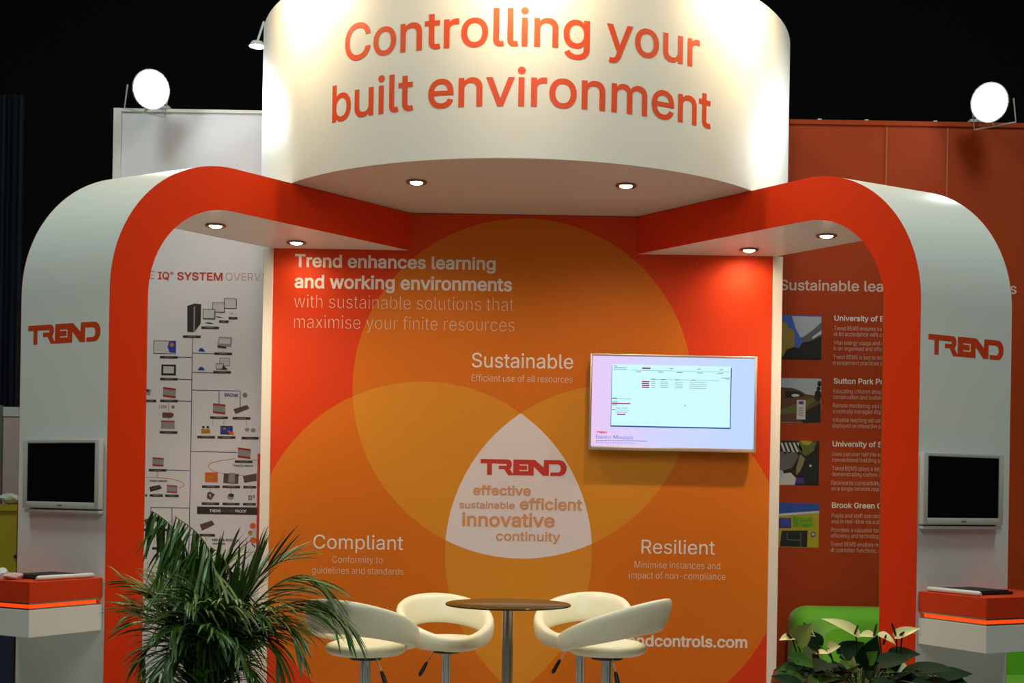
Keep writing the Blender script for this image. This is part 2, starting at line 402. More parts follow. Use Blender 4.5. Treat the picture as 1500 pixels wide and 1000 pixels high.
# prints on the left wall: the system diagram
lm = [C('diagram_line', (70, 60, 150)), C('caption_bar', (52, 40, 46)), C('device_red', (170, 30, 35)), C('device_grey', (150, 145, 145)), C('device_dark', (38, 36, 40)),
      C('diagram_red_line', (190, 80, 75)), C('cloud_blue', (35, 60, 165)), C('device_orange', (225, 100, 25)), C('device_gold', (185, 130, 30)), C('device_white', (205, 200, 205)), C('thin_grey', (130, 120, 125)), C('device_brown', (95, 70, 68))]
m = MB()
px_text(m, 'THE', 195, 226.5, 407.8, 11, DW, -0.016)
px_text(m, 'OVERVIEW', 331, 413, 410.8, 11.3, DW, -0.018); m.build('heading_lettering', RED, wl)
m = MB(); px_text(m, 'IQ', 231.5, 248, 408.8, 11, DW, 0.018); px_text(m, '\u00ae', 249, 254.5, 403.5, 5.5, DW, 0.0)
px_text(m, 'SYSTEM', 259.5, 326, 409.6, 11.4, DW, 0.018); m.build('heading_lettering', RED, wl)
p = PX(DW)
for a in ([(282, 494), (281, 560), (280, 640), (278, 740), (276, 850)], [(259, 523), (281.5, 523.5)], [(282, 517), (315, 518)], [(282, 545), (313, 546)], [(260, 555), (281, 556)],
          [(281, 571), (352, 572.5), (352, 597)], [(321, 572), (321, 592)], [(259, 587), (280, 587.5)], [(280, 661), (347, 662.5)], [(243, 688), (278, 689)], [(221, 762), (221, 743), (277, 744)], [(252, 744), (252, 770)], [(276, 783), (300, 783.5)]):
    p.line(a, 1.1, 0)
for a in ([(247, 590), (248, 603)], [(231, 690), (231, 699)]): p.line(a, 0.9, 5)
p.line([(214, 699), (231, 699), (250, 701), (265, 705), (270, 709), (267, 713), (262, 715)], 0.7, 5)
p.line([(345, 671.5), (325, 674), (309, 678), (305, 682), (308, 687), (315, 691), (330, 694), (360, 697)], 0.7, 5); p.line([(370, 673), (377, 674)], 0.7, 5)
for a in ([(312, 615), (312, 624)], [(328, 615), (328, 624)], [(361, 615), (361, 624)], [(308, 714), (308, 722)], [(338, 714), (338, 722)], [(369, 714), (369, 720)], [(227, 778), (227, 788)], [(244, 778), (244, 788)], [(233, 789), (249, 789)], [(302, 786), (302, 796)]):
    p.line(a, 0.6, 10)
p.build('diagram_lines', lm, wl)
p = PX(DW)
for x0, y0, wd in ((268, 491, 26), (295, 478, 26), (321, 469, 14), (335, 464, 13), (234.5, 521, 26), (314, 516, 26), (312.5, 543, 26), (234.5, 553, 26), (214, 585, 15), (234.5, 585, 26), (308, 609.5, 26), (341, 610.5, 26), (234, 631, 26), (289, 638, 26), (319, 638.5, 26), (354, 639.5, 25), (344, 674, 26), (218, 686.5, 26), (213, 723.5, 2.5), (219.5, 723.5, 19.5), (242, 724, 20), (296, 710.5, 26), (326, 710.8, 26), (356.5, 711.3, 19), (295.5, 735.3, 26), (326, 735.8, 25), (356, 736.3, 19), (210, 774, 24), (239, 774, 24), (223, 801, 26), (236, 833.5, 26), (289, 781.5, 26)):
    p.rect(x0, y0, x0 + wd, y0 + 3.6, 1, 2)
    p.rect(x0 + wd * 0.28, y0 + 1.3, x0 + wd * 0.72, y0 + 2.3, 10, 3)
p.build('caption_bars', lm, wl)
p = PX(DW)
def tilt(x0, y0, x1, y1, dy, body, cap, capb=None):
    p.poly([(x0 + dy * .1, y0), (x1, y0 + dy), (x1 - dy * .3, y1), (x0 - dy * .1, y1 - dy)], body, 2)
    h = (y1 - y0) * 0.16
    p.poly([(x0 + dy * .1, y0), (x1, y0 + dy), (x1, y0 + dy + h), (x0, y0 + h)], cap, 3)
    p.poly([(x0, y1 - dy - h), (x1 - dy * .2, y1 - h), (x1 - dy * .3, y1), (x0 - dy * .1, y1 - dy)], cap if capb is None else capb, 3)
p.poly([(274.5, 448), (285, 444.5), (295, 445.5), (294, 474), (284.5, 486), (274.5, 486)], 4, 2); p.poly([(284, 449), (286, 448.5), (285.5, 485), (283.5, 485.5)], 3, 3)
p.frame(328, 437, 347, 452, 1, 4, 9); p.frame(311.5, 443, 329.5, 457.5, 1, 4, 9, 3); p.frame(297.5, 452.5, 315.5, 467, 1, 4, 9, 5)
p.poly([(299, 472.5), (307, 472), (314, 474.5), (306, 474)], 4, 2); p.poly([(315, 463.5), (322, 463.5), (328, 465), (320, 465)], 4, 2); p.poly([(336, 458), (343, 459), (340, 459.5)], 4, 2)
p.frame(225, 498.5, 258, 518, 0.9, 4, 9); p.poly([(248, 500), (257.5, 500), (257, 516.5), (249, 516), (245.5, 508)], 6, 4); p.ell(252, 505, 3, 3, 8, 5)
p.poly([(321, 493), (340, 494), (339, 508), (318, 506)], 3, 2); p.poly([(322, 495), (338, 496), (337, 504), (320, 503)], 9, 3); p.poly([(319, 506), (332, 508), (331, 510.5), (318.5, 508.5)], 4, 4)
p.poly([(291, 513), (293, 510), (296, 509.5), (299, 512), (300.5, 515), (291, 514.5)], 6, 2); p.poly([(290.5, 540.5), (293, 537.5), (296, 537), (299, 539.5), (300, 542.5), (290.5, 542)], 6, 2)
p.frame(236.5, 533.5, 258, 549.5, 3, 4, 9)
p.frame(321.5, 524, 337, 536, 0.8, 10, 9); p.frame(316.5, 532, 328, 541, 0.8, 4, 9, 3); p.poly([(327, 535), (334, 541), (325, 541)], 4, 5)
tilt(239, 566.5, 258, 583, 2.5, 3, 2); p.poly([(214, 569), (222, 571), (219, 579), (214, 577)], 3, 2); p.poly([(214, 570), (219, 571), (218, 574), (214, 573)], 4, 3)
tilt(312, 590.5, 330.5, 606.5, 2, 3, 2)
p.poly([(342, 599), (362, 593), (365.5, 598), (345, 606)], 11, 2)
p.poly([(238, 604), (252, 604), (255, 607), (252, 611.5), (238, 611.5)], 11, 2); p.rect(238, 604, 253, 605.5, 2, 3); p.poly([(246, 612), (248, 612), (247, 614)], 4, 2)
tilt(236, 615.5, 256, 627.5, 0.4, 3, 2, 3)
for dx in (0, 6.5): p.ell(298 + dx, 625.5, 2, 1.8, 4, 2); p.poly([(295 + dx, 628), (301 + dx, 628), (302 + dx, 634), (295 + dx, 635)], 8, 2)
p.frame(323, 623.5, 341, 636, 1.2, 4, 6); p.poly([(333, 630), (342, 633), (343, 636.5), (337, 636)], 7, 4); p.rect(327, 626, 331, 629, 8, 4)
p.ell(362, 629, 3.5, 3, 3, 2); p.ell(371, 630, 3.5, 3, 3, 2)
tilt(348.5, 655, 367.5, 672, 2.5, 3, 2); tilt(223.5, 669.5, 240, 683, 1.2, 3, 2)
tilt(244.5, 710, 260, 722, 1, 3, 2); p.poly([(219, 713), (234, 710), (237.5, 715), (220.5, 720)], 4, 2); p.poly([(222, 714), (233, 712), (234, 714.5), (223, 717)], 11, 3)
tilt(300.5, 691.5, 319, 706, 0.5, 7, 7); p.rect(305, 696, 315, 701, 8, 4)
p.poly([(328, 693), (350, 694), (349, 708.5), (327, 707)], 11, 2); p.poly([(336, 692), (344, 692.5), (344, 707), (334, 706)], 3, 3)
p.poly([(356, 697), (376, 693), (376, 704), (358, 707)], 11, 2)
p.poly([(304, 721), (308, 720), (315, 724), (309, 732), (303, 729)], 11, 2); p.poly([(306, 724), (309, 723), (309, 729)], 9, 3); p.ell(338, 727, 5, 4.5, 3, 2); p.ell(339, 725, 4, 2.5, 4, 3); p.frame(364, 725.5, 369, 732, 1.2, 4, 9); p.ell(372, 727, 1.6, 3, 3, 2)
p.poly([(211, 761), (229.5, 756), (233, 762), (214, 770)], 11, 2); p.poly([(292.5, 768), (310.5, 762), (314.5, 768), (296, 777)], 11, 2)
p.rect(235, 789, 238, 790, 4, 2); p.rect(235, 792, 239.5, 793, 4, 2); p.rect(235, 796, 239.5, 797.5, 4, 2)
p.poly([(238, 818), (243, 818), (243, 812.5), (250, 812.5), (250, 815), (255, 815), (255, 822), (260, 822), (258, 828), (238, 828)], 4, 2); p.line([(244, 815), (244, 827)], 0.6, 3, 3); p.line([(250.5, 816), (250.5, 827)], 0.6, 3, 3)
p.ell(370.5, 770, 4.5, 4.5, 7, 2); p.ell(371, 791, 5, 4.5, 7, 2); p.ell(366.5, 780, 3.2, 3.4, 8, 3); p.ell(372, 780, 4, 6, 9, 2); p.line([(369, 796), (374, 801)], 1.6, 4, 2)
p.ell(359, 578.5, 3.5, 3.5, 10, 2); p.ell(253.5, 596, 2.4, 2.4, 10, 2)
p.build('device_pictures', lm, wl)
p = PX(DW)
p.rect(289, 741.5, 377, 752.5, 0, 2); p.build('banner_strip', lm[1], wl)
m = MB(); px_text(m, 'TREND', 307, 324, 749.6, 4, DW - 0.003, 0.02); px_text(m, 'PROOF', 344.5, 361, 750.2, 4, DW - 0.003, 0.02); m.build('banner_lettering', WTXT, wl)
m = MB(); px_text(m, 'FUTURE', 325.5, 342.5, 749.9, 3.6, DW - 0.003, -0.01); m.build('banner_lettering', lm[10], wl)
m = MB(); px_text(m, 'BACnet', 329, 349, 580.5, 5, DW, 0.02); px_text(m, 'LON', 233, 244, 597.5, 4.5, DW, 0.0); m.build('protocol_lettering', lm[6], wl)
m = MB()
px_text(m, 'Trend IQ network', 341, 371, 683, 3.2, DW, 0.02); px_text(m, 'Trend network', 219, 245, 705.2, 3, DW, 0.02)
px_text(m, 'MBUS & MODbus', 311, 350, 792, 3.6, DW, 0.02); px_text(m, 'variants', 311, 330, 797, 3.2, DW, 0.02)
m.build('caption_lettering', lm[4], wl)
m = MB(); px_text(m, 'W', 205, 217, 874, 9, DW, 0.02); m.build('caption_lettering', RED, wl)
p = PX(DW); p.rect(377.5, 664, 383.5, 822, 0, 2); p.build('red_stripe', mat('red_stripe_print', (0.55, 0.04, 0.012, 1), 0.5), wl)

# ================================================================== CENTRE DISPLAY WALL
def venn_material():
    m = bpy.data.materials.new('overlapping_circles_print'); m.use_nodes = True; nt = m.node_tree; b = nt.nodes['Principled BSDF']
    b.inputs['Roughness'].default_value = 0.55; b.inputs['Specular IOR Level'].default_value = 0.2
    tc = nt.nodes.new('ShaderNodeTexCoord'); tot = None
    for cx, cz in ((0.008, 2.173), (-0.563, 1.212), (0.563, 1.212)):
        d = nt.nodes.new('ShaderNodeVectorMath'); d.operation = 'MULTIPLY'; d.inputs[1].default_value = (1, 0, 1)
        nt.links.new(tc.outputs['Object'], d.inputs[0])
        e = nt.nodes.new('ShaderNodeVectorMath'); e.operation = 'DISTANCE'; e.inputs[1].default_value = (cx, 0, cz); nt.links.new(d.outputs[0], e.inputs[0])
        l = nt.nodes.new('ShaderNodeMath'); l.operation = 'LESS_THAN'; l.inputs[1].default_value = 0.992; nt.links.new(e.outputs['Value'], l.inputs[0])
        if tot is None: tot = l
        else:
            a = nt.nodes.new('ShaderNodeMath'); a.operation = 'ADD'; nt.links.new(tot.outputs[0], a.inputs[0]); nt.links.new(l.outputs[0], a.inputs[1]); tot = a
    dv = nt.nodes.new('ShaderNodeMath'); dv.operation = 'DIVIDE'; dv.inputs[1].default_value = 3.0; nt.links.new(tot.outputs[0], dv.inputs[0])
    r = nt.nodes.new('ShaderNodeValToRGB'); r.color_ramp.interpolation = 'CONSTANT'; e = r.color_ramp.elements
    e[0].position = 0; e[0].color = (0.68, 0.050, 0.007, 1); e[1].position = 0.17; e[1].color = (0.66, 0.170, 0.010, 1)
    q = e.new(0.5); q.color = (0.68, 0.275, 0.022, 1); q = e.new(0.83); q.color = (0.74, 0.70, 0.76, 1)
    nt.links.new(dv.outputs[0], r.inputs[0]); nt.links.new(r.outputs[0], b.inputs['Base Color'])
    return m
VENN = venn_material()
HP = 1.458
dpn = thing('display_wall', (0, 0, 0), 'orange display wall with overlapping circles and white lettering under the round header', 'display wall')
MB().box((-HP, 0.0, 0), (HP, 0.10, 3.185)).build('graphic_panel', VENN, dpn)
for s in (-1, 1):
    MB().rbox((s * (HP + 0.029) - 0.029, -0.004, 0), (s * (HP + 0.029) + 0.029, 0.104, 2.968), 0.004, 2).build('edge_post', POST, dpn)
T = [('headline_lettering', WTXT, [('Trend enhances learning', 432, 726, 390.2, 18.8, 0.020), ('and working environments', 431.5, 750, 421.0, 19.6, 0.020)]),
     ('headline_lettering', PTXT, [('with sustainable solutions that', 431, 752.5, 450.4, 19.4, -0.016), ('maximise your finite resources', 431, 753.5, 480.2, 19.4, -0.016)]),
     ('sustainable_lettering', WTXT, [('Sustainable', 691, 839.5, 537.6, 21.6, 0.004)]), ('sustainable_lettering', PTXT, [('Efficient use of all resources', 691, 838.5, 558, 10, -0.007)]),
     ('compliant_lettering', WTXT, [('Compliant', 459, 590.5, 803, 21.0, 0.002)]), ('compliant_lettering', PTXT, [('Conformity to', 487, 560.5, 823.7, 10, -0.007), ('guidelines and standards', 457, 591, 839.3, 10, -0.007)]),
     ('resilient_lettering', WTXT, [('Resilient', 939.5, 1047, 810.2, 20.8, 0.002)]), ('resilient_lettering', PTXT, [('Minimise instances and', 929.5, 1055, 831.5, 10.2, -0.005), ('impact of non-compliance', 921.5, 1062.5, 846.8, 10.2, -0.005)]),
     ('address_lettering', WTXT, [('trendcontrols.com', 902.5, 1094.5, 945.0, 16.2, 0.022)]),
     ('word_cloud_lettering', TAN, [('effective', 692.8, 777.5, 723.9, 14, 0.018), ('sustainable', 672.9, 753.8, 743.6, 10.2, 0.010), ('efficient', 761.5, 852.5, 745.6, 17, 0.016), ('innovative', 676.7, 812.3, 769.5, 20, 0.018), ('continuity', 726.4, 820.5, 791, 13.4, 0.010)])]
for nm, mt, L in T:
    m = MB()
    for t, l, r, b, h, wt in L: px_text(m, t, l, r, b, h, DB, wt)
    m.build(nm, mt, dpn)
m = MB(); O = at(703.6, 695.2, DB); R = at(830, 695.2, DB); put_logo(m, O, X, Z, -Y, R.x - O.x, 23.3 * DB / F); m.build('logo', RED, dpn)

# ================================================================== ROUND HEADER
RC, YC = 1.565, 7.895 - DB
ZD0, ZD1 = 3.188, 4.215
YBK = 0.93
drum = thing('round_header', (0, YC, ZD0), 'white curved header drum with large orange lettering above the stand', 'header')
a0 = math.acos((YC - YBK) / RC)                    # half angle reached at the flat back
N = 96
arc = [(RC * math.sin(-a0 + 2 * a0 * i / N), YC - RC * math.cos(-a0 + 2 * a0 * i / N)) for i in range(N + 1)]
m = MB(); n = len(arc)
m.add([(x, y, ZD0) for x, y in arc] + [(x, y, ZD1) for x, y in arc], [(i, i + 1, n + i + 1, n + i) for i in range(n - 1)] + [(n - 1, 0, n, 2 * n - 1), list(range(n, 2 * n))])
m.build('shell', DRUMW, drum, smooth=35)
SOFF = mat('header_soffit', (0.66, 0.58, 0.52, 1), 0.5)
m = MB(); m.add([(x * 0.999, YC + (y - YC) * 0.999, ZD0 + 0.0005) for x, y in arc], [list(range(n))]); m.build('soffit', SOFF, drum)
def drum_text(mb, body, half, z, h, wt):
    vs, fs, Wd, H = glyphs(body, wt); r = RC + 0.0003
    out = []
    for v in vs:
        a = (v.x / Wd * 2 - 1) * half; rr = r + (v.z + 0.01) * 0.06
        out.append((rr * math.sin(a), YC - rr * math.cos(a), z + v.y / H * h))
    mb.add(out, fs)
# letters are cut finely enough to follow the curve: each line is its own part
m = MB(); drum_text(m, 'Controlling your', 0.613, 3.735, 0.188, 0.010); m.build('header_lettering', BIGTXT, drum)
m = MB(); drum_text(m, 'built environment', 0.668, 3.443, 0.190, 0.010); m.build('header_lettering', BIGTXT, drum)
# arm lamps clipped to the top edge of the header
for ang in (-46, 0, 46):
    a = math.radians(ang); d = Vector((math.sin(a), -math.cos(a), 0)); C0 = Vector((0, YC, 0))
    p0 = C0 + d * (RC - 0.03) + Z * ZD1; p1 = p0 + Z * 0.16 + d * 0.12; p2 = C0 + d * (RC + 0.30) + Z * (ZD1 + 0.13)
    m = MB(); m.tube([p0, p0 + Z * 0.1, p1, p2], 0.009)
    aim = (C0 + d * RC + Z * (ZD1 - 0.27) - p2).normalized()
    m.tube([p2 - aim * 0.06, p2 + aim * 0.02, p2 + aim * 0.05], [0.03, 0.055, 0.06], 16)
    al = m.build('arm_lamp', GREYP, drum, smooth=40)
    l = bpy.data.lights.new('arm_lamp_light', 'SPOT'); l.energy = 52; l.color = (1.0, 0.72, 0.38); l.spot_size = math.radians(170); l.spot_blend = 0.6; l.shadow_soft_size = 0.05
    lo = bpy.data.objects.new('arm_lamp_light', l); COL.objects.link(lo); lo.location = p2 + aim * 0.06
    lo.rotation_euler = aim.to_track_quat('-Z', 'Y').to_euler()

# ================================================================== DOWNLIGHTS
def downlight(pos, label, aim=(0, 0, -1), power=34):
    t = thing('downlight', pos, label, 'downlight', 'recessed downlights')
    m = MB(); m.lathe([(0.036, 0.0), (0.054, -0.002), (0.056, -0.006), (0.050, -0.011), (0.036, -0.008)], n=28, cap=False); m.build('bezel', RINGM, t, 30, local=True)
    m = MB(); m.lathe([(0.0001, -0.016), (0.018, -0.015), (0.030, -0.011), (0.036, -0.004)], n=24, cap=False); m.build('lamp', LAMPW, t, 60, local=True)
    l = bpy.data.lights.new('downlight_beam', 'SPOT'); l.energy = power; l.color = (1.0, 0.70, 0.42); l.spot_size = math.radians(150); l.spot_blend = 1.0; l.shadow_soft_size = 0.03
    o = bpy.data.objects.new('downlight_beam', l); COL.objects.link(o); o.location = Vector(pos) + Vector((0, 0, -0.03))
    o.rotation_euler = Vector(aim).to_track_quat('-Z', 'Y').to_euler()
downlight((-0.55, 6.837 - DB, ZD0), 'left one of two downlights under the round header', power=29)
downlight((0.55, 6.837 - DB, ZD0), 'right one of two downlights under the round header', power=29)
ZB = 2.968
downlight((-1.634, 6.963 - DB, ZB), 'downlight at the curve of the left arch soffit, nearest its pillar', power=62)
downlight((-1.286, 7.396 - DB, ZB), 'downlight in the left arch soffit close to the orange display wall', aim=(0, 0.3, -1), power=4.8)
downlight((1.286, 7.396 - DB, ZB), 'downlight in the right arch soffit close to the orange display wall', aim=(0, 0.5, -1), power=9)
downlight((1.634, 6.963 - DB, ZB), 'downlight at the curve of the right arch soffit, nearest its pillar', power=62)

# ================================================================== ARCHES
ZT = 3.186
def arch(s, label):
    ui = Vector((s * 0.6294, -0.7771, 0)); uo = Vector((s * 0.6076, -0.7942, 0))
    A = Vector((s * 0.668, -0.001, 0)); B = Vector((s * 1.474, -0.001, 0)); Li, Lo = 1.951, 1.557
    Rr, r, wd = 0.70, 0.49, 0.2045
    def prof(L):
        o = [(0.0, ZT), ((L - Rr) * 0.5, ZT)]; i = [(0.0, ZB), ((L - Rr) * 0.5, ZB)]
        for k in range(25):
            a = PI / 2 * k / 24
            o.append((L - Rr + Rr * math.sin(a), ZT - Rr + Rr * math.cos(a)))
            i.append((L - wd - r + r * math.sin(a), ZB - r + r * math.cos(a)))
        o.append((L, 0.0)); i.append((L - wd, 0.0))
        return o, i
    oI, iI = prof(Li); oO, iO = prof(Lo); n = len(oI)
    P = lambda base, u, q: base + u * q[0] + Z * q[1]
    V = [P(A, ui, q) for q in oI] + [P(A, ui, q) for q in iI] + [P(B, uo, q) for q in oO] + [P(B, uo, q) for q in iO]
    fs = []
    for k in range(n - 1):
        fs += [(k, k + 1, n + k + 1, n + k), (2 * n + k, 3 * n + k, 3 * n + k + 1, 2 * n + k + 1), (k, 2 * n + k, 2 * n + k + 1, k + 1), (n + k, n + k + 1, 3 * n + k + 1, 3 * n + k)]
    fs += [(0, n, 3 * n, 2 * n), (n - 1, 3 * n - 1, 4 * n - 1, 2 * n - 1)]
    t = thing('arch', (s * 1.9, -1.3, 0), label, 'arch')
    MB().add(V, fs).build('body', WHITE, t, smooth=35)
    nI = Vector((-s * 0.7771, -0.6294, 0)); nO = Vector((s * 0.7942, 0.6076, 0))
    for base, u, o, i, nn in ((A, ui, oI, iI, nI), (B, uo, oO, iO, nO)):
        fr = [P(base, u, q) + nn * 0.003 for q in o] + [P(base, u, q) + nn * 0.003 for q in i]
        bk = [v - nn * 0.0028 for v in fr]; vs = fr + bk; f = []
        for k in range(n - 1):
            f += [(k, k + 1, n + k + 1, n + k), (2 * n + k, 3 * n + k, 3 * n + k + 1, 2 * n + k + 1), (k, 2 * n + k, 2 * n + k + 1, k + 1), (n + k, n + k + 1, 3 * n + k + 1, 3 * n + k)]
        f += [(0, n, 3 * n, 2 * n), (n - 1, 3 * n - 1, 4 * n - 1, 2 * n - 1)]
        MB().add(vs, f).build('orange_facing', ORANGE, t, smooth=35)
    Pn = A + ui * Li; On = B + uo * Lo; e = (On - Pn).normalized(); nrm = Vector((e.y, -e.x, 0)); 
    if nrm.y > 0: nrm = -nrm
    return t, Pn, On, e, nrm
arL, PL, OL, eL, nL = arch(-1, 'left arch, orange faced with a white pillar end, screen mounted on it')
arR, PR, OR_, eR, nR = arch(1, 'right arch, orange faced with a white pillar end, screen mounted on it')
def on_face(px, py, Pn, nrm): return hit(px, py, Pn, nrm)
for t, Pn, nrm, e, (x0, x1, yt, yb) in ((arL, PL, nL, -eL, (41.5, 147.3, 488 - 14.2, 488 + 14.2)), (arR, PR, nR, eR, (1359.7, 1470, 508.5 - 14.5, 508.5 + 14.5))):
    a = on_face(x0, (yt + yb) / 2, Pn, nrm); b = on_face(x1, (yt + yb) / 2, Pn, nrm); c = (a + b) / 2
    z0 = on_face((x0 + x1) / 2, yb, Pn, nrm).z; z1 = on_face((x0 + x1) / 2, yt, Pn, nrm).z
    m = MB(); put_logo(m, Vector((a.x, a.y, z0)), e, Z, nrm, (b - a).dot(e), z1 - z0); m.build('logo', DECAL, t)

# ------------------------------------------------------------------ pillar screens
def monitor(Pn, nrm, e, x0, x1, yt, yb, label):
    off = nrm * 0.040; P0 = Pn + off
    a = hit(x0, (yt + yb) / 2, P0, nrm); b = hit(x1, (yt + yb) / 2, P0, nrm); xm = (x0 + x1) / 2
    z0 = hit(xm, yb, P0, nrm).z; z1 = hit(xm, yt, P0, nrm).z
    Wd = (b - a).dot(e); Hh = z1 - z0
    M = Matrix(((e.x, nrm.x, 0, a.x), (e.y, nrm.y, 0, a.y), (0, 0, 1, z0), (0, 0, 0, 1)))   # local: x along face, y out of it
    c = M @ Vector((Wd / 2, -0.03, 0))
    t = thing('monitor', c, label, 'monitor', 'screens on the pillars')
    bw, bt, bb = Wd * 0.055, Hh * 0.055, Hh * 0.095
    m = MB()
    m.rbox((0, -0.03, 0), (bw, 0, Hh), 0.004, 2, 0, M); m.rbox((Wd - bw, -0.03, 0), (Wd, 0, Hh), 0.004, 2, 0, M)
    m.rbox((bw * .9, -0.03, Hh - bt), (Wd - bw * .9, -0.0006, Hh), 0.004, 2, 0, M); m.rbox((bw * .9, -0.03, 0), (Wd - bw * .9, -0.0006, bb), 0.004, 2, 0, M)
    m.build('bezel', GREYP, t, smooth=35)
    MB().box((bw * .8, -0.026, bb * .8), (Wd - bw * .8, -0.005, Hh - bt * .8), 0, M).build('screen', BLACK, t)
    MB().box((0.01, -0.039, 0.012), (Wd - 0.01, -0.031, Hh - 0.012), 0, M).build('back_housing', GREYP, t)
    m = MB(); m.rbox((0.008, -0.039, -0.021), (Wd - 0.004, -0.006, -0.006), 0.004, 2, 0, M); m.build('speaker_bar', GREYP, t, smooth=35)
    MB().box((0.47 * Wd, -0.002, bb * 0.42), (0.53 * Wd, 0.0008, bb * 0.58), 0, M).build('badge', GREYD, t)
monitor(PL, nL, -eL, 33.2, 144.5, 643.2, 744.5, 'black screen in grey bezel on the left pillar')
monitor(PR, nR, eR, 1353.2, 1470, 663.8, 768.5, 'black screen in grey bezel on the right pillar')

# ------------------------------------------------------------------ counters on the pillars
CTOP = 1.133
def counter(Pn, On, e, nrm, label):
    Wd = (On - Pn).length - 0.012; Dp = 0.418
    M = Matrix(((e.x, nrm.x, 0, Pn.x + e.x * 0.012), (e.y, nrm.y, 0, Pn.y + e.y * 0.012), (0, 0, 1, 0), (0, 0, 0, 1)))
    c = M @ Vector((Wd / 2, 0.2, CTOP - 0.24))
    t = thing('counter', c, label, 'counter', 'counters on the pillars')
    MB().rbox((0, 0.002, CTOP - 0.093), (Wd, Dp, CTOP), 0.003, 2, 0, M).build('orange_top', ORANGE_T, t)
    MB().box((0.004, 0.012, CTOP - 0.100), (Wd - 0.004, Dp - 0.004, CTOP - 0.0935), 0, M).build('upper_trim', BRUSH, t)
    MB().box((0.010, 0.03, CTOP - 0.117), (Wd - 0.010, Dp - 0.010, CTOP - 0.1005), 0, M).build('light_strip', LEDM, t)
    MB().box((0.004, 0.012, CTOP - 0.124), (Wd - 0.004, Dp - 0.004, CTOP - 0.1175), 0, M).build('lower_trim', BRUSH, t)
    MB().rbox((0, 0.002, CTOP - 0.245), (Wd, Dp, CTOP - 0.1245), 0.002, 2, 0, M).build('white_box', WHITE, t)
    return M
ML = counter(PL, OL, eL, nL, 'orange topped white counter with glowing strip on the left pillar')
MR = counter(PR, OR_, eR, nR, 'orange topped white counter with glowing strip on the right pillar')
def keyboard(M, label, a0=0.035, b0=0.03, L=0.30, Wk=0.27):
    c = M @ Vector((a0 + Wk / 2, b0 + L / 2, CTOP))
    t = thing('keyboard', c, label, 'keyboard', 'keyboards on the counters')
    m = MB(); m.rbox((a0 + 0.012, b0 + 0.01, CTOP + 0.0005), (a0 + Wk, b0 + L - 0.04, CTOP + 0.014), 0.004, 2, 0, M); m.build('base', BLACKM, t, smooth=35)
    m = MB()
    for i in range(12):
        for j in range(5):
            y = b0 + 0.02 + i * (L - 0.07) / 12; x = a0 + 0.040 + j * (Wk - 0.055) / 5
            m.box((x, y, CTOP + 0.0142), (x + (Wk - 0.055) / 5 - 0.004, y + (L - 0.07) / 12 - 0.003, CTOP + 0.019), 0, M)
    m.build('keys', BLACKM, t)
    m = MB(); y0, y1 = b0 - 0.005, b0 + L + 0.02
    m.tube([M @ Vector((a0, y0, CTOP + 0.012)), M @ Vector((a0, y0 + 0.01, CTOP + 0.012)), M @ Vector((a0, y1 - 0.012, CTOP + 0.012)), M @ Vector((a0, y1, CTOP + 0.012))], [0.007, 0.0115, 0.0115, 0.007], 14)
    m.build('rolled_edge', PAPER, t, smooth=40)
keyboard(ML, 'black keyboard with a white rolled edge on the left counter')
keyboard(MR, 'black keyboard with a white rolled edge on the right counter')
# crumpled paper on the left counter
def crumple(name, mt, c, sx, sy, sz, label, cat, seed, M=None):
    rnd = random.Random(seed); bm = bmesh.new(); bmesh.ops.create_icosphere(bm, subdivisions=3, radius=1.0)
    dirs = [Vector((rnd.gauss(0, 1), rnd.gauss(0, 1), rnd.gauss(0, 1))).normalized() for _ in range(26)]; offs = [rnd.uniform(0.55, 1.0) for _ in dirs]
    for v in bm.verts:
        k = min(o / max(v.co.dot(d), 0.15) for d, o in zip(dirs, offs)); k = min(k, 1.05)
        v.co = Vector((v.co.x * k * sx, v.co.y * k * sy, max(v.co.z * k, -0.55) * sz))
    zmin = min(v.co.z for v in bm.verts)
    vs = [Vector((v.co.x, v.co.y, v.co.z - zmin)) + c for v in bm.verts]; fs = [[q.index for q in f.verts] for f in bm.faces]; bm.free()
    return tag(MB().add(vs, fs).build(name, mt), label, cat)
crumple('crumpled_paper', PINKP, at(18, 836, 5.87) * 1.0 * 1 + Vector((0, 0, CTOP - at(18, 836, 5.87).z)), 0.055, 0.04, 0.022, 'pink crumpled paper lying behind the keyboard on the left counter', 'paper', 3)
crumple('paper_wad', PAPER, at(3, 836, 5.92) + Vector((0, 0, CTOP - at(3, 836, 5.92).z)), 0.035, 0.03, 0.036, 'white crumpled paper at the left edge on the left counter', 'paper', 5)

# ================================================================== WALL TELEVISION
DTV = 7.50
c = at(985.9, 590, DTV); tw, th = 245.2 * DTV / F, 141.0 * DTV / F
tv = thing('television', (c.x, 0, c.z), 'wide flat television showing a pale blue software page on the orange display wall', 'television')
tv.rotation_euler = (0, 0.0040, 0)
m = MB(); b = 0.014
for A_, B_ in (((-tw/2, -0.10, -th/2), (-tw/2 + b, -0.05, th/2)), ((tw/2 - b, -0.10, -th/2), (tw/2, -0.05, th/2)), ((-tw/2 + b*.9, -0.0995, th/2 - b), (tw/2 - b*.9, -0.05, th/2)), ((-tw/2 + b*.9, -0.0995, -th/2), (tw/2 - b*.9, -0.05, -th/2 + b*1.5))):
    m.rbox(A_, B_, 0.003, 2)
m.build('bezel', SILVER, tv, smooth=35, local=True)
MB().box((-tw/2 + 0.01, -0.06, -th/2 + 0.01), (tw/2 - 0.01, -0.04, th/2 - 0.01)).build('back_cover', BLACKM, tv, local=True)
MB().box((-0.2, -0.04, -0.15), (0.2, -0.001, 0.15)).build('wall_bracket', BLACKM, tv, local=True)
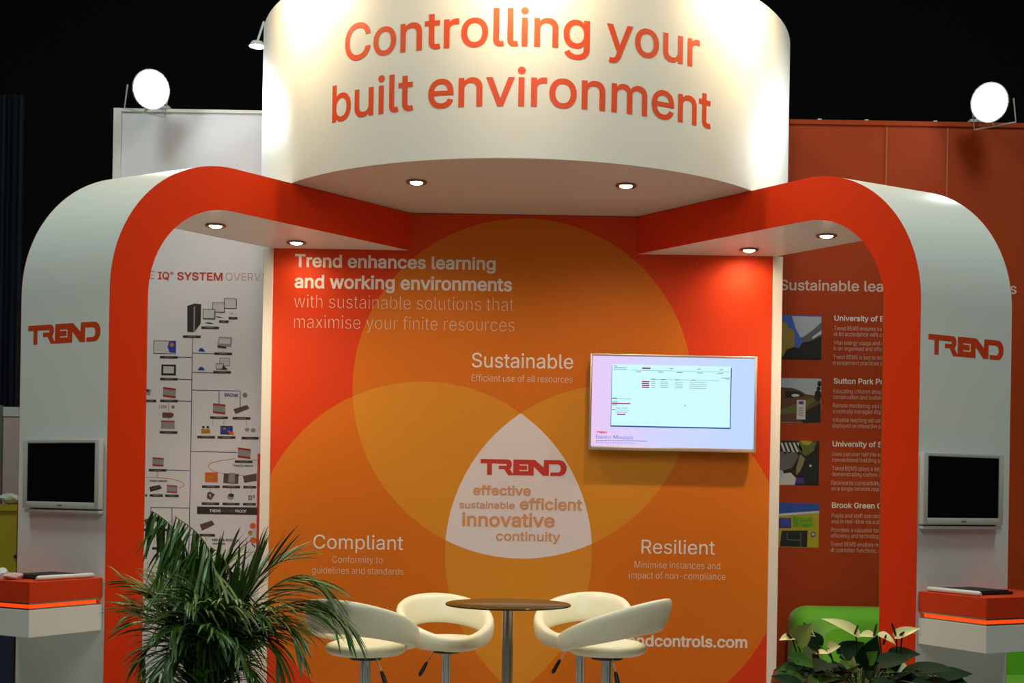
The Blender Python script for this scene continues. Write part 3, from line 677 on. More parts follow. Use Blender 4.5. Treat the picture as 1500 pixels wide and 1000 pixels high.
def screen_mat():
    m = bpy.data.materials.new('lit_screen'); m.use_nodes = True; nt = m.node_tree; bs = nt.nodes['Principled BSDF']
    bs.inputs['Base Color'].default_value = (0.02, 0.02, 0.02, 1); bs.inputs['Roughness'].default_value = 0.2
    tc = nt.nodes.new('ShaderNodeTexCoord'); sp = nt.nodes.new('ShaderNodeSeparateXYZ'); nt.links.new(tc.outputs['Generated'], sp.inputs[0])
    r = nt.nodes.new('ShaderNodeValToRGB'); e = r.color_ramp.elements; e[0].color = (0.72, 0.52, 0.82, 1); e[1].color = (0.46, 0.62, 1.0, 1); e[1].position = 0.95
    q = e.new(0.45); q.color = (0.56, 0.60, 0.95, 1)
    nt.links.new(sp.outputs[0], r.inputs[0]); nt.links.new(r.outputs[0], bs.inputs['Emission Color']); bs.inputs['Emission Strength'].default_value = 1.12
    return m
MB().box((-tw/2 + 0.012, -0.095, -th/2 + 0.018), (tw/2 - 0.012, -0.07, th/2 - 0.012)).build('screen', screen_mat(), tv, local=True)
scr = tv.children[-1]
E = lambda n, c, k=1.0: mat(n, (0.01, 0.01, 0.01, 1), 0.3, emit=rgb(*c), strength=k)
sm = [E('page_white', (205, 250, 252)), E('page_shadow', (40, 70, 140)), E('page_line', (120, 150, 190)), E('page_crimson', (160, 30, 90)), E('page_navy', (60, 90, 160)), E('page_red', (225, 40, 60)), E('page_text', (95, 110, 140))]
sw, sh = tw - 0.0, th
def S2(u, v, lay): return Vector(((u / 1388.0 - 0.5) * tw, -0.0952 - 0.0006 * lay, (0.5 - v / 800.0) * th))   # u,v measured on the screen picture
class SC(MB):
    def r(s, u0, v0, u1, v1, m=0, lay=1): return s.add([S2(u0, v0, lay), S2(u1, v0, lay), S2(u1, v1, lay), S2(u0, v1, lay)], [(0, 1, 2, 3)], m)
q = SC()
q.r(180, 100, 1176, 607, 1, 1); q.r(184, 88, 1168, 596, 0, 2)
q.r(340, 132, 1155, 135, 2, 3); q.r(432, 110, 502, 122, 3, 3)
for u in (660, 890, 1075): q.r(u, 112, u + 30, 117, 6, 3)
for u in (380, 565, 720, 890, 1060): q.r(u, 143, u + 45, 148, 6, 3)
q.r(198, 100, 225, 105, 6, 3); q.r(195, 114, 300, 120, 2, 3); q.r(195, 130, 310, 135, 2, 3)
q.r(500, 205, 1075, 208, 2, 3)
for k in range(4):
    v = 222 + 16 * k; q.r(432, v, 494, v + 9, 3, 3); q.r(508, v + 2, 545, v + 5, 6, 3); q.r(585, v + 2, 650, v + 5, 6, 3); q.r(708, v + 2, 772, v + 5, 6, 3); q.r(828, v + 2, 970, v + 5, 6, 3)
for u in (512, 590, 710, 840): q.r(u, 203, u + 35, 209, 6, 4)
q.r(1090, 182, 1160, 186, 6, 3); q.r(1120, 190, 1158, 194, 6, 3)
q.r(186, 372, 345, 375, 2, 3); q.r(188, 367, 228, 373, 6, 4); q.r(186, 408, 342, 418, 3, 3); q.r(190, 398, 235, 404, 6, 3); q.r(190, 424, 228, 429, 6, 3)
q.r(186, 465, 335, 468, 2, 3); q.r(190, 462, 215, 467, 6, 4); q.r(232, 498, 300, 507, 3, 3); q.r(790, 415, 798, 423, 4, 3)
q.r(60, 720, 485, 724, 4, 1)
q.build('page', sm, scr, local=True)
def sc_text(body, u0, u1, v, h, mi, wt=0.0, logo=False):
    mb = MB(); O = S2(u0, v, 2); wd = S2(u1, v, 2).x - O.x; hh = h / 800.0 * th
    if logo: put_logo(mb, O, X, Z, -Y, wd, hh, 0, 0.0003)
    else: put_text(mb, body, O, X, Z, -Y, wd, hh, wt, 0, 0.0003)
    return mb
o = sc_text('', 64, 152, 664, 17, 5, logo=True).build('page_logo', sm[5], scr, local=True)
mb = sc_text('E', 62, 78, 708, 30, 4); mb2 = sc_text('NERGY', 82, 192, 708, 22, 4)
for bb_ in (mb2, sc_text('M', 206, 240, 708, 30, 4), sc_text('ANAGER', 244, 368, 708, 22, 4)): mb.add(bb_.v, bb_.f)
mb.build('page_title', sm[4], scr, local=True)
sc_text('Monitoring building performance', 64, 395, 746, 15, 6, -0.01).build('page_caption', sm[6], scr, local=True)
mb = sc_text('Today (10 Mar)', 220, 318, 456, 13, 4); b2 = sc_text('Logout to map', 220, 316, 490, 13, 4); mb.add(b2.v, b2.f); mb.build('page_links', sm[4], scr, local=True)

# ================================================================== BISTRO TABLE
DTB = 6.12
tc_ = at(744.5, 883.3, DTB)
tb = thing('bistro_table', (tc_.x, tc_.y, 0), 'round bronze glass bistro table on a steel column between the stools', 'table')
zt = tc_.z; rt = 183.5 / 2 * DTB / F
m = MB(); m.lathe([(0.0001, zt - 0.009), (rt - 0.004, zt - 0.009), (rt, zt - 0.005), (rt, zt - 0.003), (rt - 0.004, zt), (0.0001, zt)], (tc_.x, tc_.y, 0), 72, cap=False); m.build('glass_top', GLASST, tb, smooth=40)
m = MB(); m.lathe([(rt - 0.012, zt - 0.0095), (rt - 0.001, zt - 0.0095), (rt + 0.0006, zt - 0.0065), (rt + 0.0006, zt - 0.004)], (tc_.x, tc_.y, 0), 72, cap=False); m.build('dark_rim', BLACKM, tb, smooth=40)
m = MB(); m.lathe([(0.0001, zt - 0.012), (0.09, zt - 0.012), (0.09, zt - 0.0093), (0.0001, zt - 0.0093)], (tc_.x, tc_.y, 0), 32, cap=False); m.build('mounting_plate', BRUSH, tb, smooth=40)
m = MB(); m.lathe([(0.0255, 0.02), (0.0255, zt - 0.012)], (tc_.x, tc_.y, 0), 28); m.build('column', BRUSH, tb, smooth=40)
m = MB(); m.lathe([(0.0001, 0.0), (0.22, 0.0), (0.225, 0.006), (0.20, 0.014), (0.04, 0.022), (0.0001, 0.022)], (tc_.x, tc_.y, 0), 48, cap=False); m.build('base', BRUSH, tb, smooth=40)

# ================================================================== BAR STOOLS
def stool(px, ypx, D, back, label, lever_ang):
    p = at(px, ypx, D); zb = p.z
    ang = math.atan2(back[1], back[0]) - PI / 2          # local +y is the back
    t = thing('bar_stool', (p.x, p.y, 0), label, 'bar stool', 'cream bar stools round the table', ang)
    m = MB(); rs = 0.178
    m.lathe([(0.0001, zb), (rs - 0.03, zb), (rs - 0.008, zb + 0.010), (rs, zb + 0.028), (rs - 0.008, zb + 0.045), (rs - 0.04, zb + 0.056), (0.06, zb + 0.061), (0.0001, zb + 0.062)], n=48, cap=False)
    m.build('seat', LEATHER, t, smooth=60, local=True)
    # ring backrest: a padded band, tall and high behind, low where it joins the seat front
    m = MB(); NT, NS = 72, 18; vs = []
    for i in range(NT):
        th_ = 2 * PI * i / NT; k = (1 + math.cos(th_)) / 2; kk = k ** 0.85
        hz = 0.036 + 0.040 * kk; cz = zb + 0.036 + 0.148 * kk; rad = 0.220; hr = 0.026 + 0.004 * (1 - k)
        cy = 0.030; lean = 0.30 * k
        er = Vector((math.sin(th_), math.cos(th_), 0))
        for j in range(NS):
            a = 2 * PI * j / NS; ca, sa = math.cos(a), math.sin(a)
            u = math.copysign(abs(ca) ** 0.75, ca) * hr; v_ = math.copysign(abs(sa) ** 0.75, sa) * hz
            vs.append(Vector((0, cy, cz)) + er * (rad + u + v_ * lean) + Z * v_)
    fs = [(i * NS + j, ((i + 1) % NT) * NS + j, ((i + 1) % NT) * NS + (j + 1) % NS, i * NS + (j + 1) % NS) for i in range(NT) for j in range(NS)]
    m.add(vs, fs); m.build('backrest', LEATHER, t, smooth=80, local=True)
    m = MB(); m.lathe([(0.0001, zb - 0.022), (0.07, zb - 0.022), (0.075, zb - 0.002), (0.0001, zb - 0.002)], n=28, cap=False); m.build('swivel_plate', BLACKM, t, smooth=40, local=True)
    m = MB(); m.lathe([(0.0255, 0.03), (0.0255, zb - 0.022)], n=28); m.build('column', CHROME, t, smooth=40, local=True)
    m = MB(); m.lathe([(0.0001, 0.0), (0.205, 0.0), (0.21, 0.006), (0.19, 0.016), (0.06, 0.034), (0.0001, 0.036)], n=48, cap=False); m.build('base', CHROME, t, smooth=40, local=True)
    m = MB(); m.tube([Vector((0.13 * math.sin(a), -0.11 + 0.13 * math.cos(a), 0.30)) for a in [2 * PI * i / 28 for i in range(29)]], 0.010, 8)
    m.tube([(-0.02, 0, 0.30), (0.02, 0, 0.30)], 0.03, 12); m.build('footrest', CHROME, t, smooth=40, local=True)
    la = lever_ang - ang; d = Vector((math.cos(la), math.sin(la), 0)); z0 = zb - 0.012
    m = MB(); m.tube([d * 0.05 + Z * z0, d * 0.075 + Z * (z0 - 0.006), d * 0.112 + Z * (z0 - 0.06)], 0.004, 8); lv = m.build('lever', CHROME, t, smooth=40, local=True)
    m = MB(); m.tube([d * 0.108 + Z * (z0 - 0.054), d * 0.116 + Z * (z0 - 0.066), d * 0.142 + Z * (z0 - 0.110), d * 0.150 + Z * (z0 - 0.122)], [0.006, 0.0095, 0.011, 0.007], 10); m.build('grip', BLACKM, lv, smooth=40, local=True)
    return t
stool(536, 957.5, 5.75, (-0.45, -0.89), 'front left bar stool partly behind the palm, its back turned towards us', -0.75)
stool(654, 948.5, 6.62, (-0.34, 0.94), 'rear left bar stool behind the table, open ring back against the display wall', PI + 0.55)
stool(850, 946.0, 6.64, (0.30, 0.95), 'rear right bar stool behind the table, open ring back against the display wall', PI + 0.35)
stool(889, 957.5, 5.80, (0.88, -0.47), 'front right bar stool seen side on, its backrest slanting up to the right', -1.25)

# ================================================================== GREEN SOFA
sx0 = at(1165, 900, 8.2).x
sf = thing('sofa', (sx0 + 0.9, 0.55, 0), 'lime green rounded sofa behind the flowers and right arch', 'sofa')
m = MB(); m.rbox((sx0, 0.62, 0.10), (sx0 + 1.9, 0.95, 0.866), 0.11, 6); m.build('backrest', GREEN, sf, smooth=60)
m = MB()
for k in range(2): m.rbox((sx0 + 0.24 + k * 0.75, 0.12, 0.26), (sx0 + 0.24 + (k + 1) * 0.75 - 0.005, 0.66, 0.47), 0.05, 4); 
m.build('seat_cushions', GREEN, sf, smooth=60)
MB().rbox((sx0 + 0.05, 0.12, 0.06), (sx0 + 1.85, 0.90, 0.27), 0.02, 2).build('frame', GREEN, sf)
for xx in (sx0 + 0.06, sx0 + 1.66):
    pts = [(0, 0)] + [(0.09 - 0.09 * math.cos(PI * i / 16), 0.66 + 0.09 * math.sin(PI * i / 16)) for i in range(17)] + [(0.18, 0)]
    m = MB(); m.prism(pts, X, Z, Y, Vector((xx, 0.05, 0.05)), 0.62); m.build('arm', GREEN, sf, smooth=40)
m = MB()
for xx in (sx0 + 0.15, sx0 + 1.75):
    for yy in (0.15, 0.85): m = MB(); m.lathe([(0.02, 0.0), (0.025, 0.062)], (xx, yy, 0), 12); m.build('foot', BLACKM, sf)

# ================================================================== FLOODLIGHTS ON THE REAR WALLS
def flood(px, py, s, label):
    c = at(px, py, 8.36)
    t = thing('floodlight', (c.x, c.y, HW), label, 'floodlight', 'floodlights on the rear walls')
    aim = Vector((-s * 0.66, -0.72, -0.22)).normalized()
    rt_ = aim.cross(Z).normalized(); up = rt_.cross(aim)
    M = Matrix(((rt_.x, aim.x, up.x, c.x), (rt_.y, aim.y, up.y, c.y), (rt_.z, aim.z, up.z, c.z), (0, 0, 0, 1)))
    a, b_ = 0.118, 0.118
    Mr = Matrix(((rt_.x, up.x, aim.x), (rt_.y, up.y, aim.y), (rt_.z, up.z, aim.z)))       # lathe axis along the beam
    m = MB(); m.lathe([(0.0001, -0.11), (0.05, -0.108), (0.075, -0.09), (0.12, -0.015), (0.126, 0.0), (0.126, 0.010), (a, 0.008), (a, 0.0)], c, 32, 0, Mr, cap=False); m.build('housing', GREYP, t, smooth=40)
    m = MB(); m.lathe([(0.0001, 0.012), (0.07, 0.009), (a, 0.002)], c, 32, 0, Mr, cap=False); m.build('lamp_glass', FLOODG, t, smooth=60)
    l = bpy.data.lights.new('floodlight_beam', 'SPOT'); l.energy = 110; l.color = (0.93, 0.98, 1.0); l.spot_size = math.radians(50); l.spot_blend = 0.7; l.shadow_soft_size = 0.08
    lo = bpy.data.objects.new('floodlight_beam', l); COL.objects.link(lo); lo.location = c + aim * 0.02
    lo.rotation_euler = (Vector((-s * 0.80, -0.52, -0.38))).to_track_quat('-Z', 'Y').to_euler()
    base = Vector((c.x, 1.02, HW)); m = MB()
    m.box((c.x - 0.05, 0.985, HW + 0.001), (c.x + 0.05, 1.05, HW + 0.02))
    m.tube([base + Z * 0.015, Vector((c.x, c.y + 0.06, HW + 0.02)), M @ Vector((0, -0.05, -b_ - 0.03))], 0.008)
    m.tube([M @ Vector((-a - 0.02, -0.04, 0)), M @ Vector((-a - 0.02, -0.05, -b_ - 0.03)), M @ Vector((a + 0.02, -0.05, -b_ - 0.03)), M @ Vector((a + 0.02, -0.04, 0))], 0.006)
    m.build('bracket', GREYP, t)
flood(221, 131, -1, 'glaring floodlight on top of the white rear wall at left')
flood(1450, 150, 1, 'glaring floodlight on top of the orange rear wall at right')
# small arm lamp glimpsed past the left edge of the header
c = at(377, 65, 8.3)
t = thing('arm_spotlight', (c.x, c.y, HW), 'small bright arm lamp at the left edge of the header', 'spotlight')
m = MB(); m.lathe([(0.0001, 0.02), (0.035, 0.015), (0.05, -0.008), (0.052, -0.015)], c, 20, cap=False); m.build('head', GREYP, t, smooth=40)
m = MB(); m.lathe([(0.0001, -0.02), (0.048, -0.014)], c, 20, cap=False); m.build('lamp_glass', mat('spot_glass', (1, 1, 1, 1), 0.3, emit=(1, 1, 1, 1), strength=12), t)
m = MB(); m.tube([c + Z * 0.018, c + Vector((0.02, 0.08, 0.17)), Vector((c.x + 0.05, 1.03, c.z + 0.02)), Vector((c.x + 0.05, 1.03, HW))], 0.008); m.build('arm', GREYP, t)

# ================================================================== PALM
DPM = 5.45
pb = at(300, 1000, DPM)
palm = thing('potted_palm', (pb.x, pb.y, 0), 'tall green areca palm in front of the left arch', 'palm')
m = MB(); m.lathe([(0.0001, 0.0), (0.15, 0.0), (0.20, 0.36), (0.21, 0.38), (0.19, 0.38), (0.18, 0.35), (0.0001, 0.345)], (pb.x, pb.y, 0), 36, cap=False); m.build('pot', POTG, palm, smooth=40)
m = MB(); m.lathe([(0.0001, 0.352), (0.183, 0.352)], (pb.x, pb.y, 0), 24, cap=False); m.build('soil', SOIL, palm)
rp = random.Random(11)
def frond(path, dd=0.0, leaf=0.24, droop=0.6, yellow=False, nl=26, spread=0.75, lift=0.1, u0=0.30, hang=0.0):
    """path: the rachis from low on the plant to its tip, as seen in the photo; dd: how far the tip leans back or forward"""
    base = Vector((pb.x + rp.uniform(-.05, .05), pb.y + rp.uniform(-.05, .05), 0.36))
    K = [base] + [at(x, y, DPM + dd * (q + 1) / len(path)) for q, (x, y) in enumerate(path)]
    K = [K[0] * 2 - K[1]] + K + [K[-1] * 2 - K[-2]]
    P = []
    for q in range(1, len(K) - 2):
        for e in range(12):
            u = e / 12.0; a, b, c, d = K[q - 1], K[q], K[q + 1], K[q + 2]
            P.append(0.5 * (2 * b + (c - a) * u + (2 * a - 5 * b + 4 * c - d) * u * u + (3 * b - a - 3 * c + d) * u ** 3))
    P.append(K[-2]); n = len(P) - 1
    cum = [0.0]
    for q in range(n): cum.append(cum[-1] + (P[q + 1] - P[q]).length)
    def bz(u):
        t = u * cum[-1]
        for q in range(n):
            if t <= cum[q + 1] or q == n - 1: return P[q].lerp(P[q + 1], max(0, min(1, (t - cum[q]) / max(cum[q + 1] - cum[q], 1e-6))))
    m = MB(); m.tube(P, [0.006 * (1 - 0.85 * q / n) + 0.0008 for q in range(n + 1)], 6)
    nl = int(nl * 1.4)
    for i in range(nl):
        u = u0 + (1 - u0) * (i + 0.5) / nl
        p = bz(u); tg = (bz(min(u + 0.02, 1)) - bz(u - 0.02)).normalized()
        sd = tg.cross(Z); sd = sd.normalized() if sd.length > 0.05 else Vector((1, 0, 0))
        L = 1.1 * leaf * (0.40 + 0.85 * math.sin(PI * min(0.10 + (u - u0) / (1 - u0) * 0.82, 1)))
        nv = sd.cross(tg).normalized(); ra_ = rp.choice((0.6, 0.9, 1.2)) if hang else rp.choice((0.3, 0.6, 1.0)); sr = sd * math.cos(ra_) + nv * math.sin(ra_)
        for sg in (-1, 1):
            Lk = L * rp.uniform(.85, 1.12)
            dr = (tg * (0.80 + 0.4 * u) + sr * sg * spread * rp.uniform(.8, 1.2) + Z * (lift + rp.uniform(-.08, .12))).normalized()
            if hang: dr = (tg * rp.uniform(.25, .6) * (2.2 - 1.2 * hang) + sd * sg * rp.uniform(.1, .5) - Z * rp.uniform(.5, .85) * hang ** 1.3 + X * rp.uniform(0, .25)).normalized()
            wv = dr.cross(Z).normalized() + dr.cross(Z).cross(dr).normalized() * rp.uniform(-.5, .5)
            wv.normalize(); wd = 0.0072 * rp.uniform(.8, 1.2)
            vs = []; q = p.copy(); st = Lk / 6; d2 = dr.copy()
            for k in range(7):
                ww = wd * math.sin(PI * (0.14 + 0.85 * k / 6)) ** 0.7
                vs += [q - wv * ww, q + Z * ww * 0.3, q + wv * ww]
                d2 = (d2 - Z * droop * 0.20 * (0.5 + k / 6)).normalized(); q = q + d2 * st
            fs = []
            for k in range(6):
                a = 3 * k; fs += [(a, a + 1, a + 4, a + 3), (a + 1, a + 2, a + 5, a + 4)]
            m.add(vs, fs, 1)
    m.build('frond', [STEM, PALMY if yellow else PALM], palm, smooth=70)
frond([(292, 960), (289, 885), (284, 844), (274, 808), (258, 779), (240, 760), (222, 748)], 0.05, .25, .95, False, 32, .45, -.15, .45, 1.0)
frond([(300, 950), (312, 880), (314, 835), (303, 800), (284, 776), (256, 756)], -.05, .25, 1.0, False, 30, .45, -.10, .45, 1.0)
frond([(310, 950), (330, 890), (336, 845), (326, 815), (308, 800)], .05, .23, .9, False, 22, .4, -.05, .5, 1.0)
frond([(325, 960), (345, 900), (370, 856), (400, 828), (425, 818)], .10, .22, .35, False, 26, .5, .35, .35)
frond([(330, 960), (360, 900), (405, 856), (448, 842), (484, 866)], -.05, .25, .7, False, 28, .7, .05, .3, 0.45)
frond([(330, 965), (372, 915), (420, 885), (470, 882), (512, 915)], -.15, .24, .8, False, 28, .6, .05, .3, 0.45)
frond([(325, 970), (365, 925), (398, 908), (424, 920), (440, 955)], -.22, .20, .9, False, 22, .6, .0, .3)
frond([(320, 975), (352, 935), (384, 930), (402, 950), (412, 982)], -.10, .18, .9, True, 18, .55, .0, .35)
frond([(285, 950), (268, 905), (240, 877), (212, 862), (182, 850)], .05, .15, .4, True, 26, .45, .1, .35)
frond([(280, 955), (262, 920), (235, 897), (205, 890), (190, 884)], -.05, .16, .5, True, 20, .5, .1, .35)
frond([(280, 960), (260, 930), (232, 912), (205, 903), (193, 900)], -.15, .20, .7, False, 22, .6, .0, .35)
frond([(282, 965), (262, 945), (238, 938), (214, 952), (205, 975)], -.10, .18, .8, False, 20, .6, .0, .3)
frond([(285, 975), (262, 962), (240, 965), (222, 990)], -.20, .17, .8, False, 18, .6, .0, .3)
frond([(296, 950), (285, 905), (268, 870), (246, 838)], .20, .20, .3, False, 20, .7, .2, .4)
frond([(305, 955), (300, 905), (296, 880), (285, 868)], -.25, .20, 1.0, False, 20, .7, .0, .3)
frond([(310, 960), (322, 915), (330, 890), (345, 885)], -.28, .20, 1.0, False, 20, .7, .0, .3)
frond([(295, 965), (280, 930), (262, 915), (250, 925)], -.30, .19, 1.0, False, 18, .7, .0, .3)
frond([(312, 970), (330, 940), (345, 940), (352, 960)], -.30, .19, 1.0, False, 18, .7, .0, .3)
frond([(315, 960), (335, 910), (352, 880), (360, 850)], .20, .20, .5, False, 20, .6, .2, .35)
frond([(290, 970), (268, 950), (248, 955), (236, 985)], -.30, .19, 1.0, False, 18, .7, .0, .25)
frond([(300, 955), (290, 920), (270, 895), (240, 905)], -.15, .21, .9, False, 20, .7, .0, .3)
frond([(315, 955), (340, 915), (362, 895), (385, 905)], -.15, .21, .9, False, 20, .7, .0, .3)
frond([(318, 975), (342, 965), (362, 972), (376, 995)], -.20, .18, .9, False, 18, .7, .0, .25)
frond([(304, 950), (308, 890), (318, 850), (335, 822)], .12, .23, .6, False, 24, .6, .1, .4)
frond([(300, 960), (300, 915), (290, 890), (272, 880)], -.32, .19, 1.0, False, 18, .8, .0, .25)
frond([(302, 970), (305, 935), (308, 920), (318, 925)], -.35, .18, 1.0, False, 18, .8, .0, .2)

# ================================================================== ANTHURIUM PLANTER
DAN = 5.45
ac = at(1262, 1000, DAN)
an = thing('flower_planter', (ac.x, ac.y, 0), 'pale anthuriums with dark leaves in a red pot before the right arch', 'planter')
m = MB(); zr = at(1262, 985, DAN).z
m.lathe([(0.0001, 0.0), (0.22, 0.0), (0.30, 0.2), (0.36, zr - 0.12), (0.375, zr - 0.05), (0.365, zr - 0.01), (0.34, zr), (0.325, zr - 0.02), (0.32, zr - 0.05), (0.0001, zr - 0.06)], (ac.x, ac.y, 0), 48, cap=False)
m.build('pot', REDPOT, an, smooth=45)
ra = random.Random(4)
def heart(mb, c, d, nrm, L, W, cup=0.2, mi=0):
    """heart-shaped blade from c along d"""
    d = d.normalized(); sdv = d.cross(nrm).normalized(); nn = sdv.cross(d).normalized()
    prof = [(-0.12, 0.30), (-0.04, 0.72), (0.10, 0.97), (0.28, 1.0), (0.48, 0.86), (0.68, 0.60), (0.86, 0.27), (1.0, 0.02)]
    vs = []
    for i, (u, wv) in enumerate(prof):
        for k in (-1, -0.5, 0, 0.5, 1):
            notch = 0.14 if (i == 0 and k == 0) else 0
            vs.append(c + d * ((u + notch) * L) + sdv * (k * wv * W / 2) + nn * (cup * W * (abs(k) ** 1.5) * wv * 0.6 - cup * L * 0.7 * u * u))
    fs = [(i * 5 + k, i * 5 + k + 1, (i + 1) * 5 + k + 1, (i + 1) * 5 + k) for i in range(len(prof) - 1) for k in range(4)]
    mb.add(vs, fs, mi)
def leaf(px, py, dd, d, nrm, L, W, mt):
    c = at(px, py, DAN + dd); root = Vector((ac.x + (c.x - ac.x) * 0.35, ac.y + (c.y - ac.y) * 0.35, zr - 0.05))
    m = MB(); heart(m, c, Vector(d), Vector(nrm), L, W, 0.15, 1)
    m.tube([root, root.lerp(c, 0.6) + Z * 0.02, c], 0.0035, 6); m.build('leaf', [STEM, mt], an, smooth=60)
def flower(sp0, sp1, base, stem, d, nrm, L, W, mt, dd=0.0):
    b_ = at(base[0], base[1], DAN + dd); m = MB(); heart(m, b_, Vector(d), Vector(nrm), L, W, 0.28); fl = m.build('spathe', mt, an, smooth=60)
    m = MB(); p0 = at(*sp1, DAN + dd - 0.004); p1 = at(*sp0, DAN + dd - 0.03); m.tube([p0, p0.lerp(p1, .3), p0.lerp(p1, .8), p1], [0.0045, 0.0055, 0.0045, 0.002], 8); m.build('spadix', MAROON, fl, smooth=50)
    r = at(stem[0], stem[1], DAN + dd * 0.5); m = MB(); m.tube([r - Z * 0.1, r, r.lerp(b_, .6) + X * 0.004, b_], 0.0032, 6); m.build('stem', LEAFD, fl, smooth=50)
# spathes
flower((1152, 926), (1163, 938), (1166, 938), (1177, 975), (0.4, -.3, 0.55), (0.2, -1, 0.5), 0.10, 0.09, SPATHG)
flower((1152, 928), (1160, 936), (1160, 934), (1170, 975), (-0.8, -.5, 0.05), (0, -.6, 1), 0.065, 0.05, SPATHE, -.02)
flower((1177, 911), (1191, 931), (1191, 930), (1198, 965), (-0.9, -.3, 0.25), (0, -.5, 1), 0.06, 0.05, SPATHE, .03)
flower((1257, 915), (1252, 928), (1254, 929), (1254, 985), (-0.85, 0.0, 0.55), (0.5, -.6, .8), 0.155, 0.08, SPATHE, .05)
flower((1284, 913), (1280, 932), (1280, 931), (1280, 985), (-0.9, -.4, 0.15), (0, -.5, 1), 0.075, 0.06, SPATHE, .06)
flower((1298, 929), (1294, 943), (1288, 930), (1291, 985), (0.8, -.4, -0.28), (0.2, -.5, 1), 0.075, 0.06, SPATHE, .02)
flower((1306, 912), (1312, 930), (1313, 931), (1310, 985), (0.8, -.2, 0.42), (-.4, -.7, .7), 0.10, 0.055, SPATHE, -.02)
flower((1232, 950), (1226, 952), (1214, 949), (1222, 985), (0.5, -.6, 0.25), (0, -1, .5), 0.055, 0.055, SPATHE, .05)
flower((1193, 945), (1199, 957), (1197, 956), (1200, 985), (0.6, -.5, 0.15), (0, -.6, 1), 0.05, 0.04, SPATHE, -.03)
flower((1318, 960), (1302, 981), (1318, 968), (1300, 992), (-0.6, -.5, -.35), (0, -1, .3), 0.085, 0.085, SPATHG, -.08)
flower((1222, 968), (1236, 984), (1246, 984), (1240, 995), (0.1, -.4, 0.9), (0, -1, .2), 0.07, 0.04, SPATHE, -.1)
flower((1325, 925), (1318, 930), (1322, 927), (1312, 985), (1, .1, 0.06), (0, -.2, 1), 0.10, 0.02, SPATHG, -.02)
# leaves placed as in the photo
leaf(1265, 975, -.05, (0.35, -.2, .9), (0, -1, .2), 0.14, 0.10, LEAFD)
leaf(1305, 960, -.02, (0.9, -.2, .15), (0, -.7, 1), 0.12, 0.09, LEAFD)
leaf(1345, 995, -.10, (0.95, -.3, .12), (0, -.6, 1), 0.13, 0.08, LEAFG)
leaf(1200, 945, .08, (-0.7, 0, .55), (0, -1, .5), 0.10, 0.08, LEAFD)
leaf(1232, 958, .10, (0.6, .1, .3), (0, -1, .5), 0.12, 0.09, LEAFD)
leaf(1270, 968, -.05, (0.3, -.5, .5), (0, -1, .5), 0.07, 0.06, mat('bright_leaf', (0.10, 0.30, 0.03, 1), 0.35))
leaf(1185, 968, -.05, (-0.6, -.4, .2), (0, -.6, 1), 0.12, 0.09, LEAFG)
leaf(1165, 982, -.10, (-0.7, -.5, -.05), (0, -.6, 1), 0.11, 0.08, LEAFG)
leaf(1375, 990, .02, (0.8, -.1, .0), (0, -.5, 1), 0.08, 0.06, LEAFD)
for k in range(74):
    px = ra.uniform(1162, 1375); lim = 964 + 14 * abs((px - 1240) / 100) ** 1.5
    py = ra.uniform(lim, 1015); a = ra.uniform(-1, 1)
    leaf(px, py, ra.uniform(-.30, .22), ((px - 1255) / 110 + a * .5, -.5 + ra.uniform(-.4, .5), ra.uniform(-.25, .3)), (a * .3, -.6, 1), ra.uniform(.10, .15), ra.uniform(.08, .11), LEAFD if ra.random() < .78 else LEAFG)

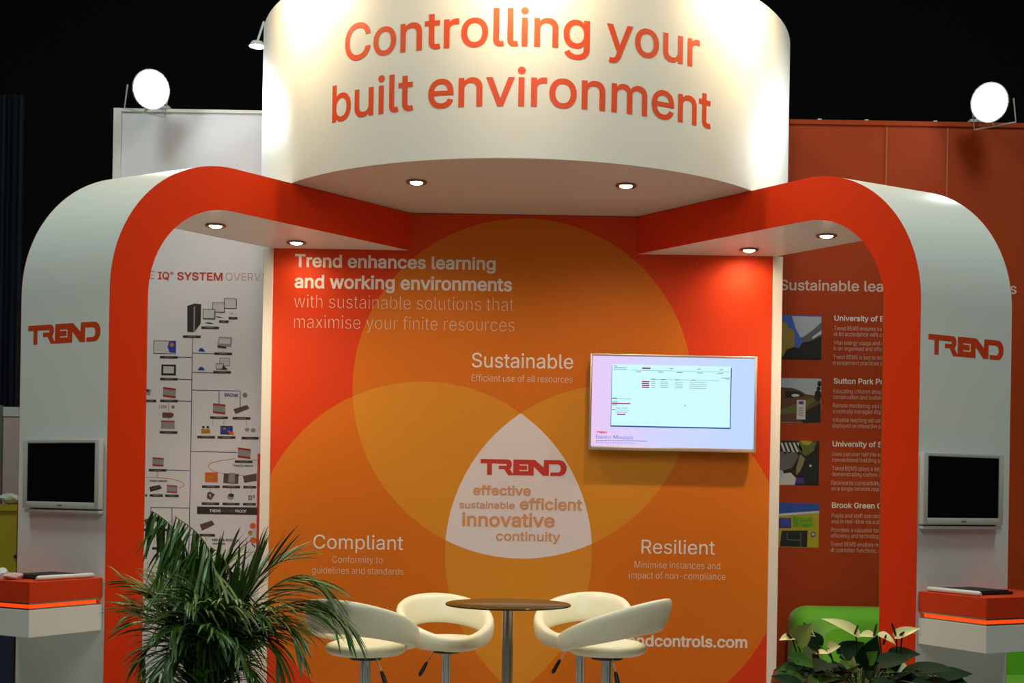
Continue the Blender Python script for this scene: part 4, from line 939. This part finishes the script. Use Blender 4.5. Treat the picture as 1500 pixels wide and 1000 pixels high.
# ================================================================== NEIGHBOURING STAND AT THE FAR LEFT
m = MB(); x0, x1 = at(-60, 300, 11.5).x, at(33, 300, 11.5).x; ztop = at(10, 140, 11.5).z
nn = 60; vs = []
for i in range(nn + 1):
    x = x0 + (x1 - x0) * i / nn; y = 3.9 + 0.05 * math.sin(i * 1.15) + 0.02 * math.sin(i * 2.7)
    vs += [(x, y, 0.0), (x, y, ztop), (x, y + 0.03, ztop), (x, y + 0.03, 0)]
fs = []
for i in range(nn):
    a = 4 * i; fs += [(a, a + 4, a + 5, a + 1), (a + 1, a + 5, a + 6, a + 2), (a + 2, a + 6, a + 7, a + 3), (a + 3, a + 7, a + 4, a)]
fs += [(0, 1, 2, 3), (4 * nn + 3, 4 * nn + 2, 4 * nn + 1, 4 * nn)]
tag(m.add(vs, fs).build('curtain', DRAPE, smooth=60), 'dark navy pleated curtain hanging at the far left of the hall', 'curtain')
pt = at(4, 596, 10.6)
pn = thing('partition', (pt.x - 0.3, 3.0, 0), 'off white partition of the neighbouring stand at the left edge', 'partition')
xr = at(30, 650, 10.6).x; xl = at(-90, 650, 10.6).x; xp = at(4, 650, 10.6).x
MB().box((xl, 2.98, 0), (xr, 3.02, pt.z - 0.075)).build('panel', PINKW, pn)
MB().box((xl, 2.97, pt.z - 0.075), (xr, 3.03, pt.z)).build('top_rail', GREYP, pn)
MB().box((xp - 0.02, 2.95, 0), (xp + 0.012, 2.979, pt.z + 0.012)).build('upright', GREYD, pn)
DY = 9.3
ya, yb = at(-70, 740, DY), at(25.5, 740, DY)
yc = thing('cabinet', ((ya.x + yb.x) / 2, DY - DB + 0.2, 0), 'yellow-green cabinet with navy lower front at the left edge', 'cabinet')
z1 = at(10, 738.5, DY).z; z2 = at(10, 748, DY).z; z3 = at(10, 900, DY).z
MB().box((ya.x, DY - DB, z2), (yb.x, DY - DB + 0.45, z1)).build('top', YELLOW, yc)
MB().box((ya.x, DY - DB + 0.02, z3), (yb.x - 0.01, DY - DB + 0.44, z2 - 0.0005)).build('body', YELLOW, yc)
MB().box((ya.x, DY - DB + 0.025, 0.0), (yb.x - 0.02, DY - DB + 0.43, z3 - 0.0005)).build('lower_front', NAVY, yc)
k_ = at(22, 815, DY); MB().rbox((k_.x - 0.012, DY - DB + 0.004, k_.z - 0.012), (k_.x + 0.012, DY - DB + 0.021, k_.z + 0.012), 0.003, 2).build('knob', BLACKM, yc)
crumple('cloth_bundle', PAPER, Vector((at(6, 738, DY).x, DY - DB + 0.16, z1)), 0.12, 0.13, 0.06, 'white folded bundle on top of the yellow-green cabinet', 'bundle', 9)
